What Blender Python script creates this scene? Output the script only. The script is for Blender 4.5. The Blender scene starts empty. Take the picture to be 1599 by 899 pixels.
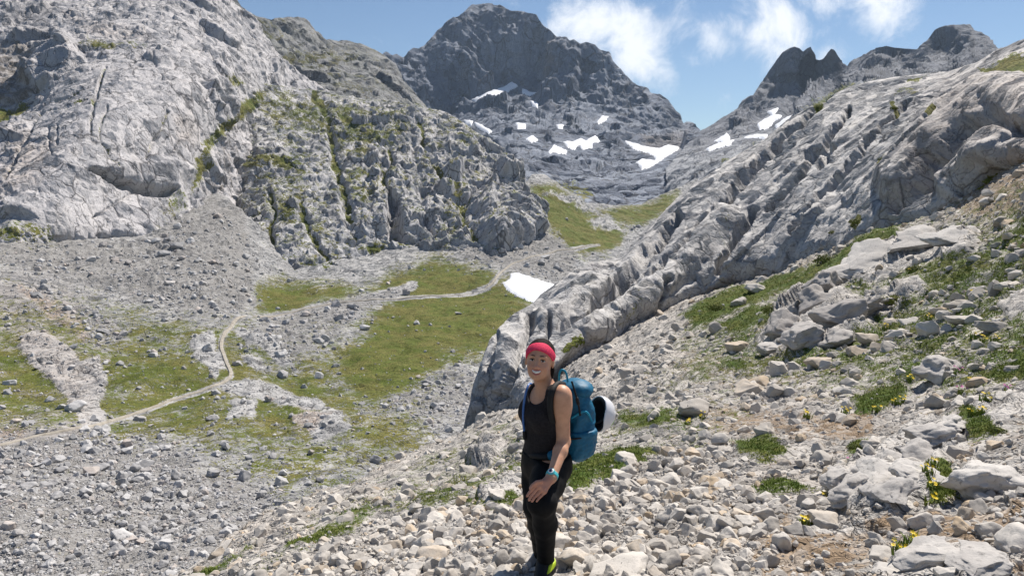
import bpy, bmesh, math, random
import numpy as np
from concurrent.futures import ThreadPoolExecutor

# ------------------------------------------------------------------ camera, sky, sun, exposure
SC = bpy.context.scene
COL = SC.collection
F_PX, PITCH = 1100.0, math.radians(8.0)          # focal length in photo pixels (1599 wide), camera tilt
CAM_Z = 1.6
SUN_AZ, SUN_EL = math.radians(33.0), math.radians(53.0)   # azimuth clockwise from the view direction

cam_d = bpy.data.cameras.new('camera')
cam = bpy.data.objects.new('camera', cam_d); COL.objects.link(cam)
cam.location = (0, 0, CAM_Z); cam.rotation_euler = (math.pi/2 - PITCH, 0, 0)
cam_d.sensor_width = 36.0; cam_d.lens = 36.0*F_PX/1599.0
cam_d.clip_start = 0.05; cam_d.clip_end = 20000
SC.camera = cam

sun_d = bpy.data.lights.new('sun', 'SUN'); sun = bpy.data.objects.new('sun', sun_d); COL.objects.link(sun)
sun_d.energy = 5.0; sun_d.angle = math.radians(0.53); sun_d.color = (1.0, 0.935, 0.85)
S_DIR = np.array([math.sin(SUN_AZ)*math.cos(SUN_EL), math.cos(SUN_AZ)*math.cos(SUN_EL), math.sin(SUN_EL)])
sun.rotation_euler = (math.pi/2 - SUN_EL, 0, math.pi - SUN_AZ)
SC.view_settings.view_transform = 'Standard'; SC.view_settings.look = 'None'
SC.view_settings.exposure = 0.45; SC.view_settings.gamma = 1.0
SC.cycles.max_bounces = 5; SC.cycles.diffuse_bounces = 2; SC.cycles.glossy_bounces = 2
SC.cycles.volume_bounces = 0; SC.cycles.caustics_reflective = False

def px_dir(px, py):
    """unit-forward world direction of a photo pixel: y component 1 before the tilt"""
    px = np.asarray(px, float); py = np.asarray(py, float)
    cx = (px-799.5)/F_PX; cz = -(py-449.5)/F_PX
    c, s = math.cos(PITCH), math.sin(PITCH)
    y = c + cz*s; z = -s + cz*c
    return cx, y, z
def unproject(px, py, D):
    x, y, z = px_dir(px, py)
    k = np.asarray(D, float)/y
    return np.stack([x*k, np.broadcast_to(D, np.shape(x*k)).astype(float), z*k + CAM_Z], -1)
def project(P):
    P = np.asarray(P, float)
    c, s = math.cos(PITCH), math.sin(PITCH)
    x = P[..., 0]; y = P[..., 1]; z = P[..., 2]-CAM_Z
    dep = y*c - z*s; up = y*s + z*c
    return 799.5 + F_PX*x/dep, 449.5 - F_PX*up/dep

class NT:
    """small node-tree helper"""
    def __init__(s, tree): s.t = tree; s.n = tree.nodes; s.l = tree.links
    def add(s, kind, **kw):
        nd = s.n.new(kind)
        for k, v in kw.items():
            if k.startswith('i_'):
                nd.inputs[k[2:].replace('_', ' ')].default_value = v
            else: setattr(nd, k, v)
        return nd
    def link(s, a, b): s.l.new(a, b)
    def put(s, v, sock):
        if hasattr(v, 'is_output') or isinstance(v, bpy.types.NodeSocket): s.l.new(v, sock)
        else: sock.default_value = v
    def math(s, op, a, b=None, c=None, clamp=False):
        nd = s.n.new('ShaderNodeMath'); nd.operation = op; nd.use_clamp = clamp
        s.put(a, nd.inputs[0])
        if b is not None: s.put(b, nd.inputs[1])
        if c is not None: s.put(c, nd.inputs[2])
        return nd.outputs[0]
    def mix(s, f, a, b, mode='MIX'):
        nd = s.n.new('ShaderNodeMix'); nd.data_type = 'RGBA'; nd.blend_type = mode; nd.clamp_factor = True
        s.put(f, nd.inputs[0])
        for v, i in ((a, 6), (b, 7)):
            if isinstance(v, (tuple, list)): v = (*v[:3], 1.0)
            s.put(v, nd.inputs[i])
        return nd.outputs[2]
    def noise(s, vec, scale, detail=4, rough=0.55, dist=0.0, lac=2.0):
        nd = s.n.new('ShaderNodeTexNoise')
        nd.inputs['Scale'].default_value = scale; nd.inputs['Detail'].default_value = detail
        nd.inputs['Roughness'].default_value = rough; nd.inputs['Distortion'].default_value = dist
        nd.inputs['Lacunarity'].default_value = lac
        if vec is not None: s.l.new(vec, nd.inputs['Vector'])
        return nd.outputs['Fac']
    def voro(s, vec, scale, feat='F1', rnd=1.0):
        nd = s.n.new('ShaderNodeTexVoronoi'); nd.feature = feat
        nd.inputs['Scale'].default_value = scale; nd.inputs['Randomness'].default_value = rnd
        if vec is not None: s.l.new(vec, nd.inputs['Vector'])
        return nd
    def ramp(s, v, lo, hi, a=0.0, b=1.0, smooth=True):
        nd = s.n.new('ShaderNodeMapRange'); nd.interpolation_type = 'SMOOTHSTEP' if smooth else 'LINEAR'
        s.put(v, nd.inputs['Value'])
        for k, x in (('From Min', lo), ('From Max', hi), ('To Min', a), ('To Max', b)): nd.inputs[k].default_value = x
        return nd.outputs[0]

W = bpy.data.worlds.new('World'); SC.world = W; W.use_nodes = True
g = NT(W.node_tree); g.n.clear()
sky = g.add('ShaderNodeTexSky', sky_type='NISHITA', sun_disc=False)
sky.sun_elevation = SUN_EL; sky.sun_rotation = SUN_AZ; sky.altitude = 1900; sky.air_density = 1.15; sky.dust_density = 0.2; sky.ozone_density = 3.0
tc = g.add('ShaderNodeTexCoord'); dirv = tc.outputs['Generated']
warp = g.add('ShaderNodeTexNoise'); warp.inputs['Scale'].default_value = 5.0; warp.inputs['Detail'].default_value = 3
g.link(dirv, warp.inputs['Vector'])
vm = g.add('ShaderNodeVectorMath', operation='MULTIPLY_ADD'); g.link(warp.outputs['Color'], vm.inputs[0])
vm.inputs[1].default_value = (.12, .12, .12); g.link(dirv, vm.inputs[2])
blob = None
for (bx, by, br, bw) in ((880, 32, 55, .8), (925, 40, 70, 1.0), (975, 42, 65, 1.0), (1000, 85, 60, .95), (1035, 118, 50, .7), (1090, 92, 45, .75), (1115, 68, 50, .95), (1140, 42, 40, .8), (1190, 62, 50, .8), (1235, 42, 65, 1.0), (1270, 12, 70, .85), (1300, 85, 40, .8),
                         (1375, 22, 60, .9), (1415, 40, 40, .6), (1330, 10, 60, .5), (790, -6, 45, .8), (1060, 60, 60, .35)):
    d = px_dir(bx, by); d = np.array(d); d /= np.linalg.norm(d)
    v = g.add('ShaderNodeVectorMath', operation='DISTANCE'); g.link(dirv, v.inputs[0]); v.inputs[1].default_value = tuple(d)
    r = g.ramp(v.outputs['Value'], 0.0, br/F_PX*1.25, bw, 0.0)
    blob = r if blob is None else g.math('MAXIMUM', blob, r)
n1 = g.noise(vm.outputs[0], 12.0, 10, 0.64, 0.15)
n2 = g.noise(dirv, 1.6, 2, 0.5)
gen = g.ramp(n2, 0.50, 0.72, 0.0, 0.55)                   # thin cloud elsewhere in the sky as well
cov = g.math('MAXIMUM', blob, gen)
cm = g.math('ADD', g.math('MULTIPLY', cov, .70), g.math('MULTIPLY', g.math('SUBTRACT', n1, .5), 2.3))                # coverage lifts the noise over its threshold
cmask = g.ramp(cm, 0.14, 0.92, 0.0, 0.95)
ccol = g.mix(cmask, sky.outputs[0], (11.6, 11.9, 12.4))
bg = g.add('ShaderNodeBackground'); g.link(ccol, bg.inputs['Color']); bg.inputs['Strength'].default_value = 0.068
wo = g.add('ShaderNodeOutputWorld'); g.link(bg.outputs[0], wo.inputs['Surface'])

# ------------------------------------------------------------------ numeric noise
POOL = ThreadPoolExecutor(4)
def chunked(fn):
    def run(P, *a, inner=False, **k):
        P = np.ascontiguousarray(P, dtype=np.float32); sh = P.shape[:-1]; Q = P.reshape(-1, 3)
        if len(Q) < 60000 or inner: return fn(Q, *a, **k).reshape(sh)
        cs = [Q[i:i+40000] for i in range(0, len(Q), 40000)]
        return np.concatenate(list(POOL.map(lambda c: fn(c, *a, **k), cs))).reshape(sh)
    return run
def _h(x, y, z, s):
    h = (x.astype(np.uint32)*np.uint32(374761393)) ^ (y.astype(np.uint32)*np.uint32(668265263)) ^ (z.astype(np.uint32)*np.uint32(2246822519)) ^ np.uint32((s*3266489917) & 0xffffffff)
    h = (h ^ (h >> np.uint32(15)))*np.uint32(2246822519); h = (h ^ (h >> np.uint32(13)))*np.uint32(3266489917)
    return h ^ (h >> np.uint32(16))
@chunked
def perlin(P, seed=0):
    i = np.floor(P); f = P-i; i = i.astype(np.int64); u = f*f*f*(f*(f*6-15)+10)
    out = 0
    for dx in (0, 1):
        wx = u[:, 0] if dx else 1-u[:, 0]
        for dy in (0, 1):
            wy = u[:, 1] if dy else 1-u[:, 1]
            for dz in (0, 1):
                wz = u[:, 2] if dz else 1-u[:, 2]
                h = _h(i[:, 0]+dx, i[:, 1]+dy, i[:, 2]+dz, seed)
                gx = (h & np.uint32(1023)).astype(np.float32)/511.5-1; gy = ((h >> np.uint32(10)) & np.uint32(1023)).astype(np.float32)/511.5-1
                gz = ((h >> np.uint32(20)) & np.uint32(1023)).astype(np.float32)/511.5-1
                out = out + wx*wy*wz*(gx*(f[:, 0]-dx)+gy*(f[:, 1]-dy)+gz*(f[:, 2]-dz))
    return out*1.4
def fbm(P, octs=4, seed=0, gain=.5, ridged=False):
    P = np.asarray(P, np.float32); o = 0; a = 1.0; t = 0
    for k in range(octs):
        n = perlin(P*(2.03**k)+k*17.3, seed+k)
        if ridged: n = 1-2*np.abs(n)*1.3
        o = o+a*n; t += a; a *= gain
    return o/t
@chunked
def facet(P, seed=0, tilt=1.0, crack=0.0, sharp=38.0):
    """blocky rock: every Voronoi cell is a tilted plane with its own level; optional recessed joints"""
    i = np.floor(P).astype(np.int64); n = len(P)
    sw = np.full(n, 1e-9, np.float32); sv = np.zeros(n, np.float32); mw = np.zeros(n, np.float32)
    for dx in (-1, 0, 1):
        for dy in (-1, 0, 1):
            for dz in (-1, 0, 1):
                cx = i[:, 0]+dx; cy = i[:, 1]+dy; cz = i[:, 2]+dz
                h = _h(cx, cy, cz, seed); m = np.uint32(1023)
                rx = P[:, 0]-(cx+(h & m).astype(np.float32)/1023); ry = P[:, 1]-(cy+((h >> np.uint32(10)) & m).astype(np.float32)/1023)
                rz = P[:, 2]-(cz+((h >> np.uint32(20)) & m).astype(np.float32)/1023)
                h2 = h*np.uint32(747796405)+np.uint32(2891336453); h2 ^= h2 >> np.uint32(16)
                q = ((h2 & m).astype(np.float32)/511.5-1)*.4
                v = q + tilt*.7*((((h2 >> np.uint32(10)) & m).astype(np.float32)/511.5-1)*rx + (((h2 >> np.uint32(20)) & m).astype(np.float32)/511.5-1)*rz + (((h2 >> np.uint32(5)) & m).astype(np.float32)/511.5-1)*ry)
                w = np.exp(-sharp*(rx*rx+ry*ry+rz*rz))
                sw += w; sv += w*v; mw = np.maximum(mw, w)
    val = sv/sw
    if crack > 0: val = val-crack*np.clip(1-(mw/sw-.5)/.3, 0, 1)
    return val
def sstep(a, b, x):
    t = np.clip((x-a)/(b-a), 0, 1); return t*t*(3-2*t)

# ------------------------------------------------------------------ pixel-plan helpers
def tps(ctrl, qx, qy, inv=False):
    """thin-plate interpolation of distance from control points (photo x, y, metres)"""
    c = np.array(ctrl, float); x = c[:, 0]/400; y = c[:, 1]/400
    v = 1/c[:, 2] if inv else np.log(c[:, 2])
    def U(r2): return np.where(r2 > 0, r2*np.log(np.maximum(r2, 1e-12)), 0)
    n = len(c); K = U((x[:, None]-x)**2+(y[:, None]-y)**2)+np.eye(n)*2e-3
    A = np.zeros((n+3, n+3)); A[:n, :n] = K; A[:n, n] = 1; A[:n, n+1] = x; A[:n, n+2] = y; A[n:, :n] = A[:n, n:].T
    w = np.linalg.solve(A, np.concatenate([v, [0, 0, 0]]))
    X = np.asarray(qx)/400; Y = np.asarray(qy)/400
    o = w[n]+w[n+1]*X+w[n+2]*Y
    for k in range(n): o = o+w[k]*U((X-x[k])**2+(Y-y[k])**2)
    return 1/np.maximum(o, 1e-4) if inv else np.exp(o)
def line(pts):
    p = np.array(pts, float); return lambda x: np.interp(x, p[:, 0], p[:, 1])
def seg_dist(X, Y, pts, closed=False):
    p = np.array(pts, float); d = np.full(np.shape(X), 1e9)
    n = len(p); 
    for k in range(n if closed else n-1):
        a = p[k]; b = p[(k+1) % n]; ab = b-a; L = ab@ab+1e-9
        t = np.clip(((X-a[0])*ab[0]+(Y-a[1])*ab[1])/L, 0, 1)
        d = np.minimum(d, (X-a[0]-t*ab[0])**2+(Y-a[1]-t*ab[1])**2)
    return np.sqrt(d)
def inside(X, Y, pts):
    p = np.array(pts, float); r = np.zeros(np.shape(X), bool); n = len(p)
    for k in range(n):
        (x1, y1), (x2, y2) = p[k], p[(k+1) % n]
        if y1 == y2: continue
        r ^= ((y1 > Y) != (y2 > Y)) & (X < (x2-x1)*(Y-y1)/(y2-y1)+x1)
    return r
def poly(X, Y, pts, soft):
    """1 inside, 0 outside, soft edge (pixels)"""
    d = seg_dist(X, Y, pts, True); s = np.where(inside(X, Y, pts), d, -d)
    return sstep(-soft, soft, s)
def strip(X, Y, pts, w, soft):
    return 1-sstep(w, w+soft, seg_dist(X, Y, pts))

# ------------------------------------------------------------------ objects
def new_mesh(name, V, Fc, mats=(), smooth=True, attrs=None):
    me = bpy.data.meshes.new(name)
    V = np.ascontiguousarray(V, np.float32).reshape(-1, 3)
    if isinstance(Fc, np.ndarray):
        nf, k = Fc.shape
        me.vertices.add(len(V)); me.vertices.foreach_set('co', V.ravel())
        me.loops.add(nf*k); me.loops.foreach_set('vertex_index', np.ascontiguousarray(Fc, np.int32).ravel())
        me.polygons.add(nf); me.polygons.foreach_set('loop_start', np.arange(0, nf*k, k, dtype=np.int32))
        me.update(calc_edges=True)
    else:
        me.from_pydata(V.tolist(), [], [list(map(int, f)) for f in Fc]); me.update()
    me.polygons.foreach_set('use_smooth', np.full(len(me.polygons), smooth, bool))
    for m in mats: me.materials.append(m)
    for k, a in (attrs or {}).items():
        a = np.ascontiguousarray(a, np.float32)
        if a.ndim == 2 and a.shape[1] == 4:
            at = me.attributes.new(k, 'FLOAT_COLOR', 'POINT'); at.data.foreach_set('color', a.ravel())
        else:
            at = me.attributes.new(k, 'FLOAT', 'POINT'); at.data.foreach_set('value', a.ravel())
    return me
def put(name, me, parent=None, loc=None):
    o = bpy.data.objects.new(name, me); COL.objects.link(o)
    if parent is not None: o.parent = parent
    if loc is not None: o.location = loc
    return o
def tag(o, label=None, cat=None, group=None, kind=None):
    for k, v in (('label', label), ('category', cat), ('group', group), ('kind', kind)):
        if v: o[k] = v
    return o
def bsdf(name, rough=.9, spec=.3):
    m = bpy.data.materials.new(name); m.use_nodes = True; t = NT(m.node_tree)
    b = t.n['Principled BSDF']; b.inputs['Roughness'].default_value = rough; b.inputs['Specular IOR Level'].default_value = spec
    return m, t, b
# ------------------------------------------------------------------ terrain materials
def terrain_mat(name, scale, rock=(.40, .39, .40), rock2=(.27, .265, .275), dirt=(.30, .225, .16), warm=(.42, .36, .30),
                grass=(.115, .145, .022), grass2=(.195, .175, .05), bump=.35, bdist=.3, stretch=(1, 1, 1), fac=.75, crack=.75):
    """limestone, soil and turf; 'mask' holds turf, soil, tone and warm stain per vertex. scale = metres of the main grain"""
    m, t, b = bsdf(name, .92, .2)
    tc = t.add('ShaderNodeTexCoord'); mp = t.add('ShaderNodeMapping'); t.link(tc.outputs['Object'], mp.inputs['Vector'])
    mp.inputs['Scale'].default_value = stretch; v = mp.outputs[0]; vo = tc.outputs['Object']
    at = t.add('ShaderNodeAttribute', attribute_name='mask'); sp = t.add('ShaderNodeSeparateColor'); t.link(at.outputs['Color'], sp.inputs[0])
    G, Dm, T = sp.outputs[0], sp.outputs[1], sp.outputs[2]; Wm = at.outputs['Alpha']
    k = 1/scale
    na = t.noise(v, k*.35, 6, .62, .4); nb = t.noise(v, k*2.1, 5, .65); nc = t.noise(vo, k*9, 3, .7)
    # broken rock: warped cells give each fragment its own facing and tone, joints between them stay dark
    wn = t.add('ShaderNodeTexNoise'); wn.inputs['Scale'].default_value = k*.9; wn.inputs['Detail'].default_value = 3; t.link(v, wn.inputs['Vector'])
    wv = t.add('ShaderNodeVectorMath', operation='MULTIPLY_ADD'); t.link(wn.outputs['Color'], wv.inputs[0]); wv.inputs[1].default_value = (scale*.8,)*3; t.link(v, wv.inputs[2])
    v1 = t.voro(wv.outputs[0], k*.75); v2 = t.voro(wv.outputs[0], k*2.4); ve = t.voro(wv.outputs[0], k*.75, 'DISTANCE_TO_EDGE'); ve2 = t.voro(wv.outputs[0], k*2.4, 'DISTANCE_TO_EDGE')
    gn = t.math('ADD', G, t.math('MULTIPLY', t.math('SUBTRACT', t.math('ADD', t.math('MULTIPLY', nb, .45), t.math('MULTIPLY', nc, .55)), .5), 2.6))
    gm = t.ramp(gn, .44, .60)
    dm = t.ramp(t.math('ADD', Dm, t.math('MULTIPLY', t.math('SUBTRACT', nb, .5), 1.4)), .38, .72)
    c1 = t.add('ShaderNodeSeparateColor'); t.link(v1.outputs['Color'], c1.inputs[0]); c2 = t.add('ShaderNodeSeparateColor'); t.link(v2.outputs['Color'], c2.inputs[0])
    tone = t.math('ADD', t.math('ADD', t.math('MULTIPLY', na, .5), t.math('MULTIPLY', nb, .6)), t.math('MULTIPLY', t.math('SUBTRACT', nc, .6), .5))
    tone = t.math('ADD', tone, t.math('MULTIPLY', t.math('SUBTRACT', T, .5), .8))
    tone = t.math('ADD', tone, t.math('MULTIPLY', t.math('ADD', t.math('SUBTRACT', c1.outputs[0], .5), t.math('SUBTRACT', c2.outputs[0], .5)), .16))
    base = t.mix(t.ramp(tone, .28, .70), rock2, rock)
    base = t.mix(t.math('MULTIPLY', Wm, t.ramp(nb, .35, .65, .4, 1)), base, warm)
    base = t.mix(t.ramp(nc, .30, .46, .38, 0), base, tuple(c*.45 for c in rock2))      # pits and lichen
    cn = t.noise(wv.outputs[0], k*.55, 4, .6); ln = t.math('ABSOLUTE', t.math('SUBTRACT', cn, .5))
    joint = t.math('MAXIMUM', t.math('MULTIPLY', t.ramp(ve.outputs['Distance'], 0, .055, 1, 0), t.ramp(na, .42, .56)), t.ramp(ln, 0, .012, .9, 0))
    joint = t.math('MAXIMUM', joint, t.math('MULTIPLY', t.ramp(ve2.outputs['Distance'], 0, .07, .8, 0), t.ramp(nb, .48, .60)))
    base = t.mix(t.math('MULTIPLY', joint, crack), base, (.045, .043, .045))
    dcol = t.mix(t.ramp(nc, .35, .65), tuple(c*.62 for c in dirt), dirt)
    base = t.mix(t.math('MULTIPLY', dm, t.ramp(c2.outputs[1], .25, .75, 1.0, .55)), base, dcol)
    gcol = t.mix(t.ramp(na, .35, .65), grass, grass2)
    gcol = t.mix(t.ramp(nc, .34, .62), tuple(c*.38 for c in grass), gcol); gcol = t.mix(t.ramp(nb, .56, .72, 0, .6), gcol, (.24, .20, .085))
    base = t.mix(gm, base, gcol)
    t.link(base, b.inputs['Base Color'])
    geo = t.add('ShaderNodeNewGeometry'); s1 = t.add('ShaderNodeVectorMath', operation='SUBTRACT'); t.link(v1.outputs['Color'], s1.inputs[0]); s1.inputs[1].default_value = (.5, .5, .5)
    s2 = t.add('ShaderNodeVectorMath', operation='SUBTRACT'); t.link(v2.outputs['Color'], s2.inputs[0]); s2.inputs[1].default_value = (.5, .5, .5)
    amp = t.math('MULTIPLY', t.math('SUBTRACT', 1, t.math('MULTIPLY', gm, .45)), t.math('SUBTRACT', 1, t.math('MULTIPLY', dm, .35)))
    m1 = t.add('ShaderNodeVectorMath', operation='SCALE'); t.link(s1.outputs[0], m1.inputs[0]); t.put(t.math('MULTIPLY', amp, fac*.9), m1.inputs['Scale'])
    m2 = t.add('ShaderNodeVectorMath', operation='SCALE'); t.link(s2.outputs[0], m2.inputs[0]); t.put(t.math('MULTIPLY', amp, fac), m2.inputs['Scale'])
    a1 = t.add('ShaderNodeVectorMath', operation='ADD'); t.link(geo.outputs['Normal'], a1.inputs[0]); t.link(m1.outputs[0], a1.inputs[1])
    a2 = t.add('ShaderNodeVectorMath', operation='ADD'); t.link(a1.outputs[0], a2.inputs[0]); t.link(m2.outputs[0], a2.inputs[1])
    nn_ = t.add('ShaderNodeVectorMath', operation='NORMALIZE'); t.link(a2.outputs[0], nn_.inputs[0])
    hsum = t.math('SUBTRACT', t.math('ADD', t.math('MULTIPLY', nb, .6), t.math('MULTIPLY', nc, .4)), t.math('MULTIPLY', joint, .25))
    bp = t.add('ShaderNodeBump'); bp.inputs['Strength'].default_value = bump; bp.inputs['Distance'].default_value = bdist*scale
    t.link(hsum, bp.inputs['Height']); t.link(nn_.outputs[0], bp.inputs['Normal']); t.link(bp.outputs[0], b.inputs['Normal'])
    return m

class Layer:
    pass
LAYERS = {}
def normals_of(P):
    du = np.gradient(P, axis=1); dv = np.gradient(P, axis=0)
    n = np.cross(du, dv); n /= np.linalg.norm(n, axis=-1, keepdims=True)+1e-12
    flip = np.sum(n*(P-np.array([0, 0, CAM_Z])), -1) > 0
    n[flip] *= -1
    return n
def make_layer(name, x0, x1, step, top, bot, ctrl, relief, paint, mat, inv=False, back=.35, drop=.9, toward=None, label=None):
    """one sheet of ground: plan given by photo pixels and distances, then real relief along its normal"""
    L = Layer(); nx = int((x1-x0)/step)+1; xs = np.linspace(x0, x1, nx)
    yt, yb = top(xs), bot(xs); nr = int((yb-yt).max()/step)+1
    v = np.linspace(0, 1, nr)[:, None]; X = np.broadcast_to(xs, (nr, nx)); Y = yt+v*(yb-yt)
    D = tps(ctrl, X, Y, inv); P = unproject(X, Y, D); N = normals_of(P)
    disp, up = relief(P, X, Y, D, N)
    P = P+N*disp[..., None]
    if up is not None: P[..., 2] += up
    N2 = normals_of(P)
    mask = paint(P, X, Y, D, N2)
    L.P, L.N, L.D, L.xs, L.yt, L.yb, L.nr, L.X, L.Y, L.mask = P, N2, D, xs, yt, yb, nr, X, Y, mask
    # the far side behind the crest
    rows = [P]; ms = [mask]; h = P[0, :, :2]/np.linalg.norm(P[0, :, :2], axis=1, keepdims=True); Dt = D[0][:, None]
    pre = []
    for s in (.01, .03, .07, .15, .3, .6, 1.0)[::-1]:
        q = P[0].copy(); q[:, :2] += h*Dt*back*s; q[:, 2] -= D[0]*back*drop*s*(.35+.65*s); q += perlin(q/(D[0].mean()*.03))[:, None]*D[0].mean()*.004
        pre.append(q)
    post = []
    if toward is not None:
        for s in (.12, .3, .55, 1.0):
            q = P[-1]*(1-s)+np.array(toward)*s if False else np.stack([P[-1, :, 0]*(1-s*.2), P[-1, :, 1]*(1-s)-2.5*s, P[-1, :, 2]*(1-s)+toward(P[-1, :, 0])*s], -1)
            post.append(q)
    allP = np.concatenate([np.array(pre), P]+([np.array(post)] if post else []))
    allM = np.concatenate([np.repeat(mask[:1], len(pre), 0), mask]+([np.repeat(mask[-1:], len(post), 0)] if post else []))
    R = allP.shape[0]; idx = np.arange(R*nx).reshape(R, nx)
    Fc = np.stack([idx[:-1, :-1], idx[1:, :-1], idx[1:, 1:], idx[:-1, 1:]], -1).reshape(-1, 4)
    me = new_mesh(name, allP, Fc, [mat], True, {'mask': allM.reshape(-1, 4)})
    o = put(name, me); tag(o, label, None, None, 'structure')
    L.obj = o; LAYERS[name] = L
    return L
def at(L, px, py):
    """point and normal of a finished sheet at a plan pixel"""
    px = np.atleast_1d(np.asarray(px, float)); py = np.atleast_1d(np.asarray(py, float))
    nx = len(L.xs); c = np.clip((px-L.xs[0])/(L.xs[1]-L.xs[0]), 0, nx-1.001)
    yt = np.interp(px, L.xs, L.yt); yb = np.interp(px, L.xs, L.yb); r = np.clip((py-yt)/(yb-yt)*(L.nr-1), 0, L.nr-1.001)
    ci = c.astype(int); ri = r.astype(int); fc = (c-ci)[:, None]; fr = (r-ri)[:, None]
    def s(A): return A[ri, ci]*(1-fr)*(1-fc)+A[ri+1, ci]*fr*(1-fc)+A[ri, ci+1]*(1-fr)*fc+A[ri+1, ci+1]*fr*fc
    n = s(L.N); return s(L.P), n/np.linalg.norm(n, axis=1, keepdims=True)
def pack(grass, dirt, tone, warm): return np.stack([np.clip(grass, 0, 1), np.clip(dirt, 0, 1), np.clip(tone, 0, 1), np.clip(warm, 0, 1)], -1)
def warp(X, Y, ax=16, ay=10):
    q = np.stack([X/34, Y/24, 0*X], -1); return X+ax*fbm(q, 4, 901, .6), Y+ay*fbm(q, 4, 902, .6)
def zones(X, Y, zs, loose=1.0):
    o = np.zeros(np.shape(X)); X, Y = warp(X, Y, 18, 12)
    for z in zs:
        kind, pts, soft, dens = z[:4]
        m = poly(X, Y, pts, soft*loose) if kind == 'p' else strip(X, Y, pts, z[4], soft*loose)
        o = np.maximum(o, m*dens)
    return o
PATH = [(-60, 712), (0, 699), (60, 684), (100, 676), (143, 666), (186, 651), (233, 636), (276, 621), (326, 605), (352, 593), (362, 583), (357, 570), (350, 557), (345, 543), (345, 533), (352, 521), (360, 513),
        (367, 503), (394, 495), (460, 483), (529, 474), (618, 468), (682, 462), (733, 455), (763, 447), (773, 440), (780, 428), (800, 411), (834, 400), (868, 393), (901, 388), (935, 381)]

z2 = lambda pts: [(530+x*.3377, y*.3377) for x, y in pts]
z3 = lambda pts: [(1060+x*.3371, y*.3371) for x, y in pts]
z5 = lambda pts: [(530+x*.3377, 300+y*.3377) for x, y in pts]
GR = 'small snow patches scattered on the distant mountains'
SNOW = [('valley_floor', z5([(755, 420), (790, 408), (795, 378), (830, 376), (900, 400), (1010, 432), (990, 458), (930, 482), (900, 510), (860, 494), (810, 468), (775, 447)]), 'bright snow patch lying beside the path at the foot of the rock slab', None),
    ('mountain_peak', z2([(612, 465), (690, 430), (760, 405), (800, 382), (820, 400), (770, 432), (700, 458), (630, 474)]), 'long sloping snow ramp under the dark wall of the great peak', None),
    ('mountain_peak', z2([(1320, 652), (1400, 678), (1480, 690), (1520, 673), (1570, 688), (1500, 732), (1450, 768), (1400, 785), (1370, 755), (1400, 738), (1462, 745), (1465, 728), (1420, 705), (1360, 690)]), 'widest snowfield on the great peak, forked around grey rock', None),
    ('mountain_peak', z2([(1035, 657), (1080, 658), (1115, 642), (1168, 663), (1168, 682), (1125, 690), (1110, 665), (1085, 694), (1055, 682)]), 'notched snowfield above the rounded foothills of the great peak', None),
    ('mountain_peak', z2([(846, 412), (880, 428), (912, 434), (880, 448), (846, 432)]), 'little snow patch just beside the top end of the long snow ramp', GR), ('mountain_peak', z2([(886, 472), (922, 483), (917, 502), (893, 490)]), 'tiny snow patch below the top end of the long snow ramp', GR),
    ('mountain_peak', z2([(628, 567), (660, 583), (708, 610), (690, 620), (650, 598), (631, 584)]), 'slanting snow streak touching the skyline of the grassy knoll', GR), ('mountain_peak', z2([(578, 558), (617, 563), (612, 580), (583, 573)]), 'small snow scrap beside the slanting streak above the knoll', GR), ('mountain_peak', z2([(815, 573), (860, 575), (857, 595), (823, 595)]), 'short flat snow bar in a shaded hollow between streak and snowfields', GR),
    ('mountain_peak', z2([(1192, 567), (1213, 541), (1242, 541), (1232, 560), (1200, 573)]), 'lens-shaped snow patch alone on the rocks above the widest snowfield', GR), ('mountain_peak', z2([(966, 704), (995, 670), (1020, 688), (1053, 698), (1047, 716), (1000, 704), (973, 712)]), 'hooked snow patch just left of the notched snowfield', GR), ('mountain_peak', z2([(1147, 650), (1180, 629), (1204, 657), (1170, 659)]), 'small arched snow patch capping rocks above the notched snowfield', GR),
    ('mountain_peak', z2([(862, 642), (895, 630), (919, 650), (890, 659)]), 'snow sliver on boulders between the flat bar and the hooked patch', GR), ('mountain_peak', z2([(1006, 578), (1038, 580), (1033, 595), (1010, 594)]), 'tiny snow dot under the dark wall above the notched snowfield', GR),
    ('rocky_summits', z3([(366, 577), (410, 548), (440, 532), (474, 535), (435, 568), (410, 594), (373, 602)]), 'broad snow patch in the gully at the foot of the twin spires', GR), ('rocky_summits', z3([(412, 520), (459, 502), (437, 543)]), 'small snow wedge above the broad patch under the twin spires', GR), ('rocky_summits', z3([(446, 582), (500, 543), (522, 538), (490, 573), (453, 594)]), 'slanting snow strip beside the broad patch under the twin spires', GR),
    ('rocky_summits', z3([(165, 657), (205, 633), (222, 618), (239, 640), (232, 660)]), 'small snow patch low on the ridge between great peak and spires', GR), ('rocky_summits', z3([(126, 692), (180, 668), (254, 650), (237, 672), (138, 700)]), 'thin curved snow ribbon below the low ridge patch', GR), ('rocky_summits', z3([(306, 637), (350, 625), (412, 626), (408, 649), (370, 638)]), 'flat snow ledge just behind the crest of the tilted slab', GR)]
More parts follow.
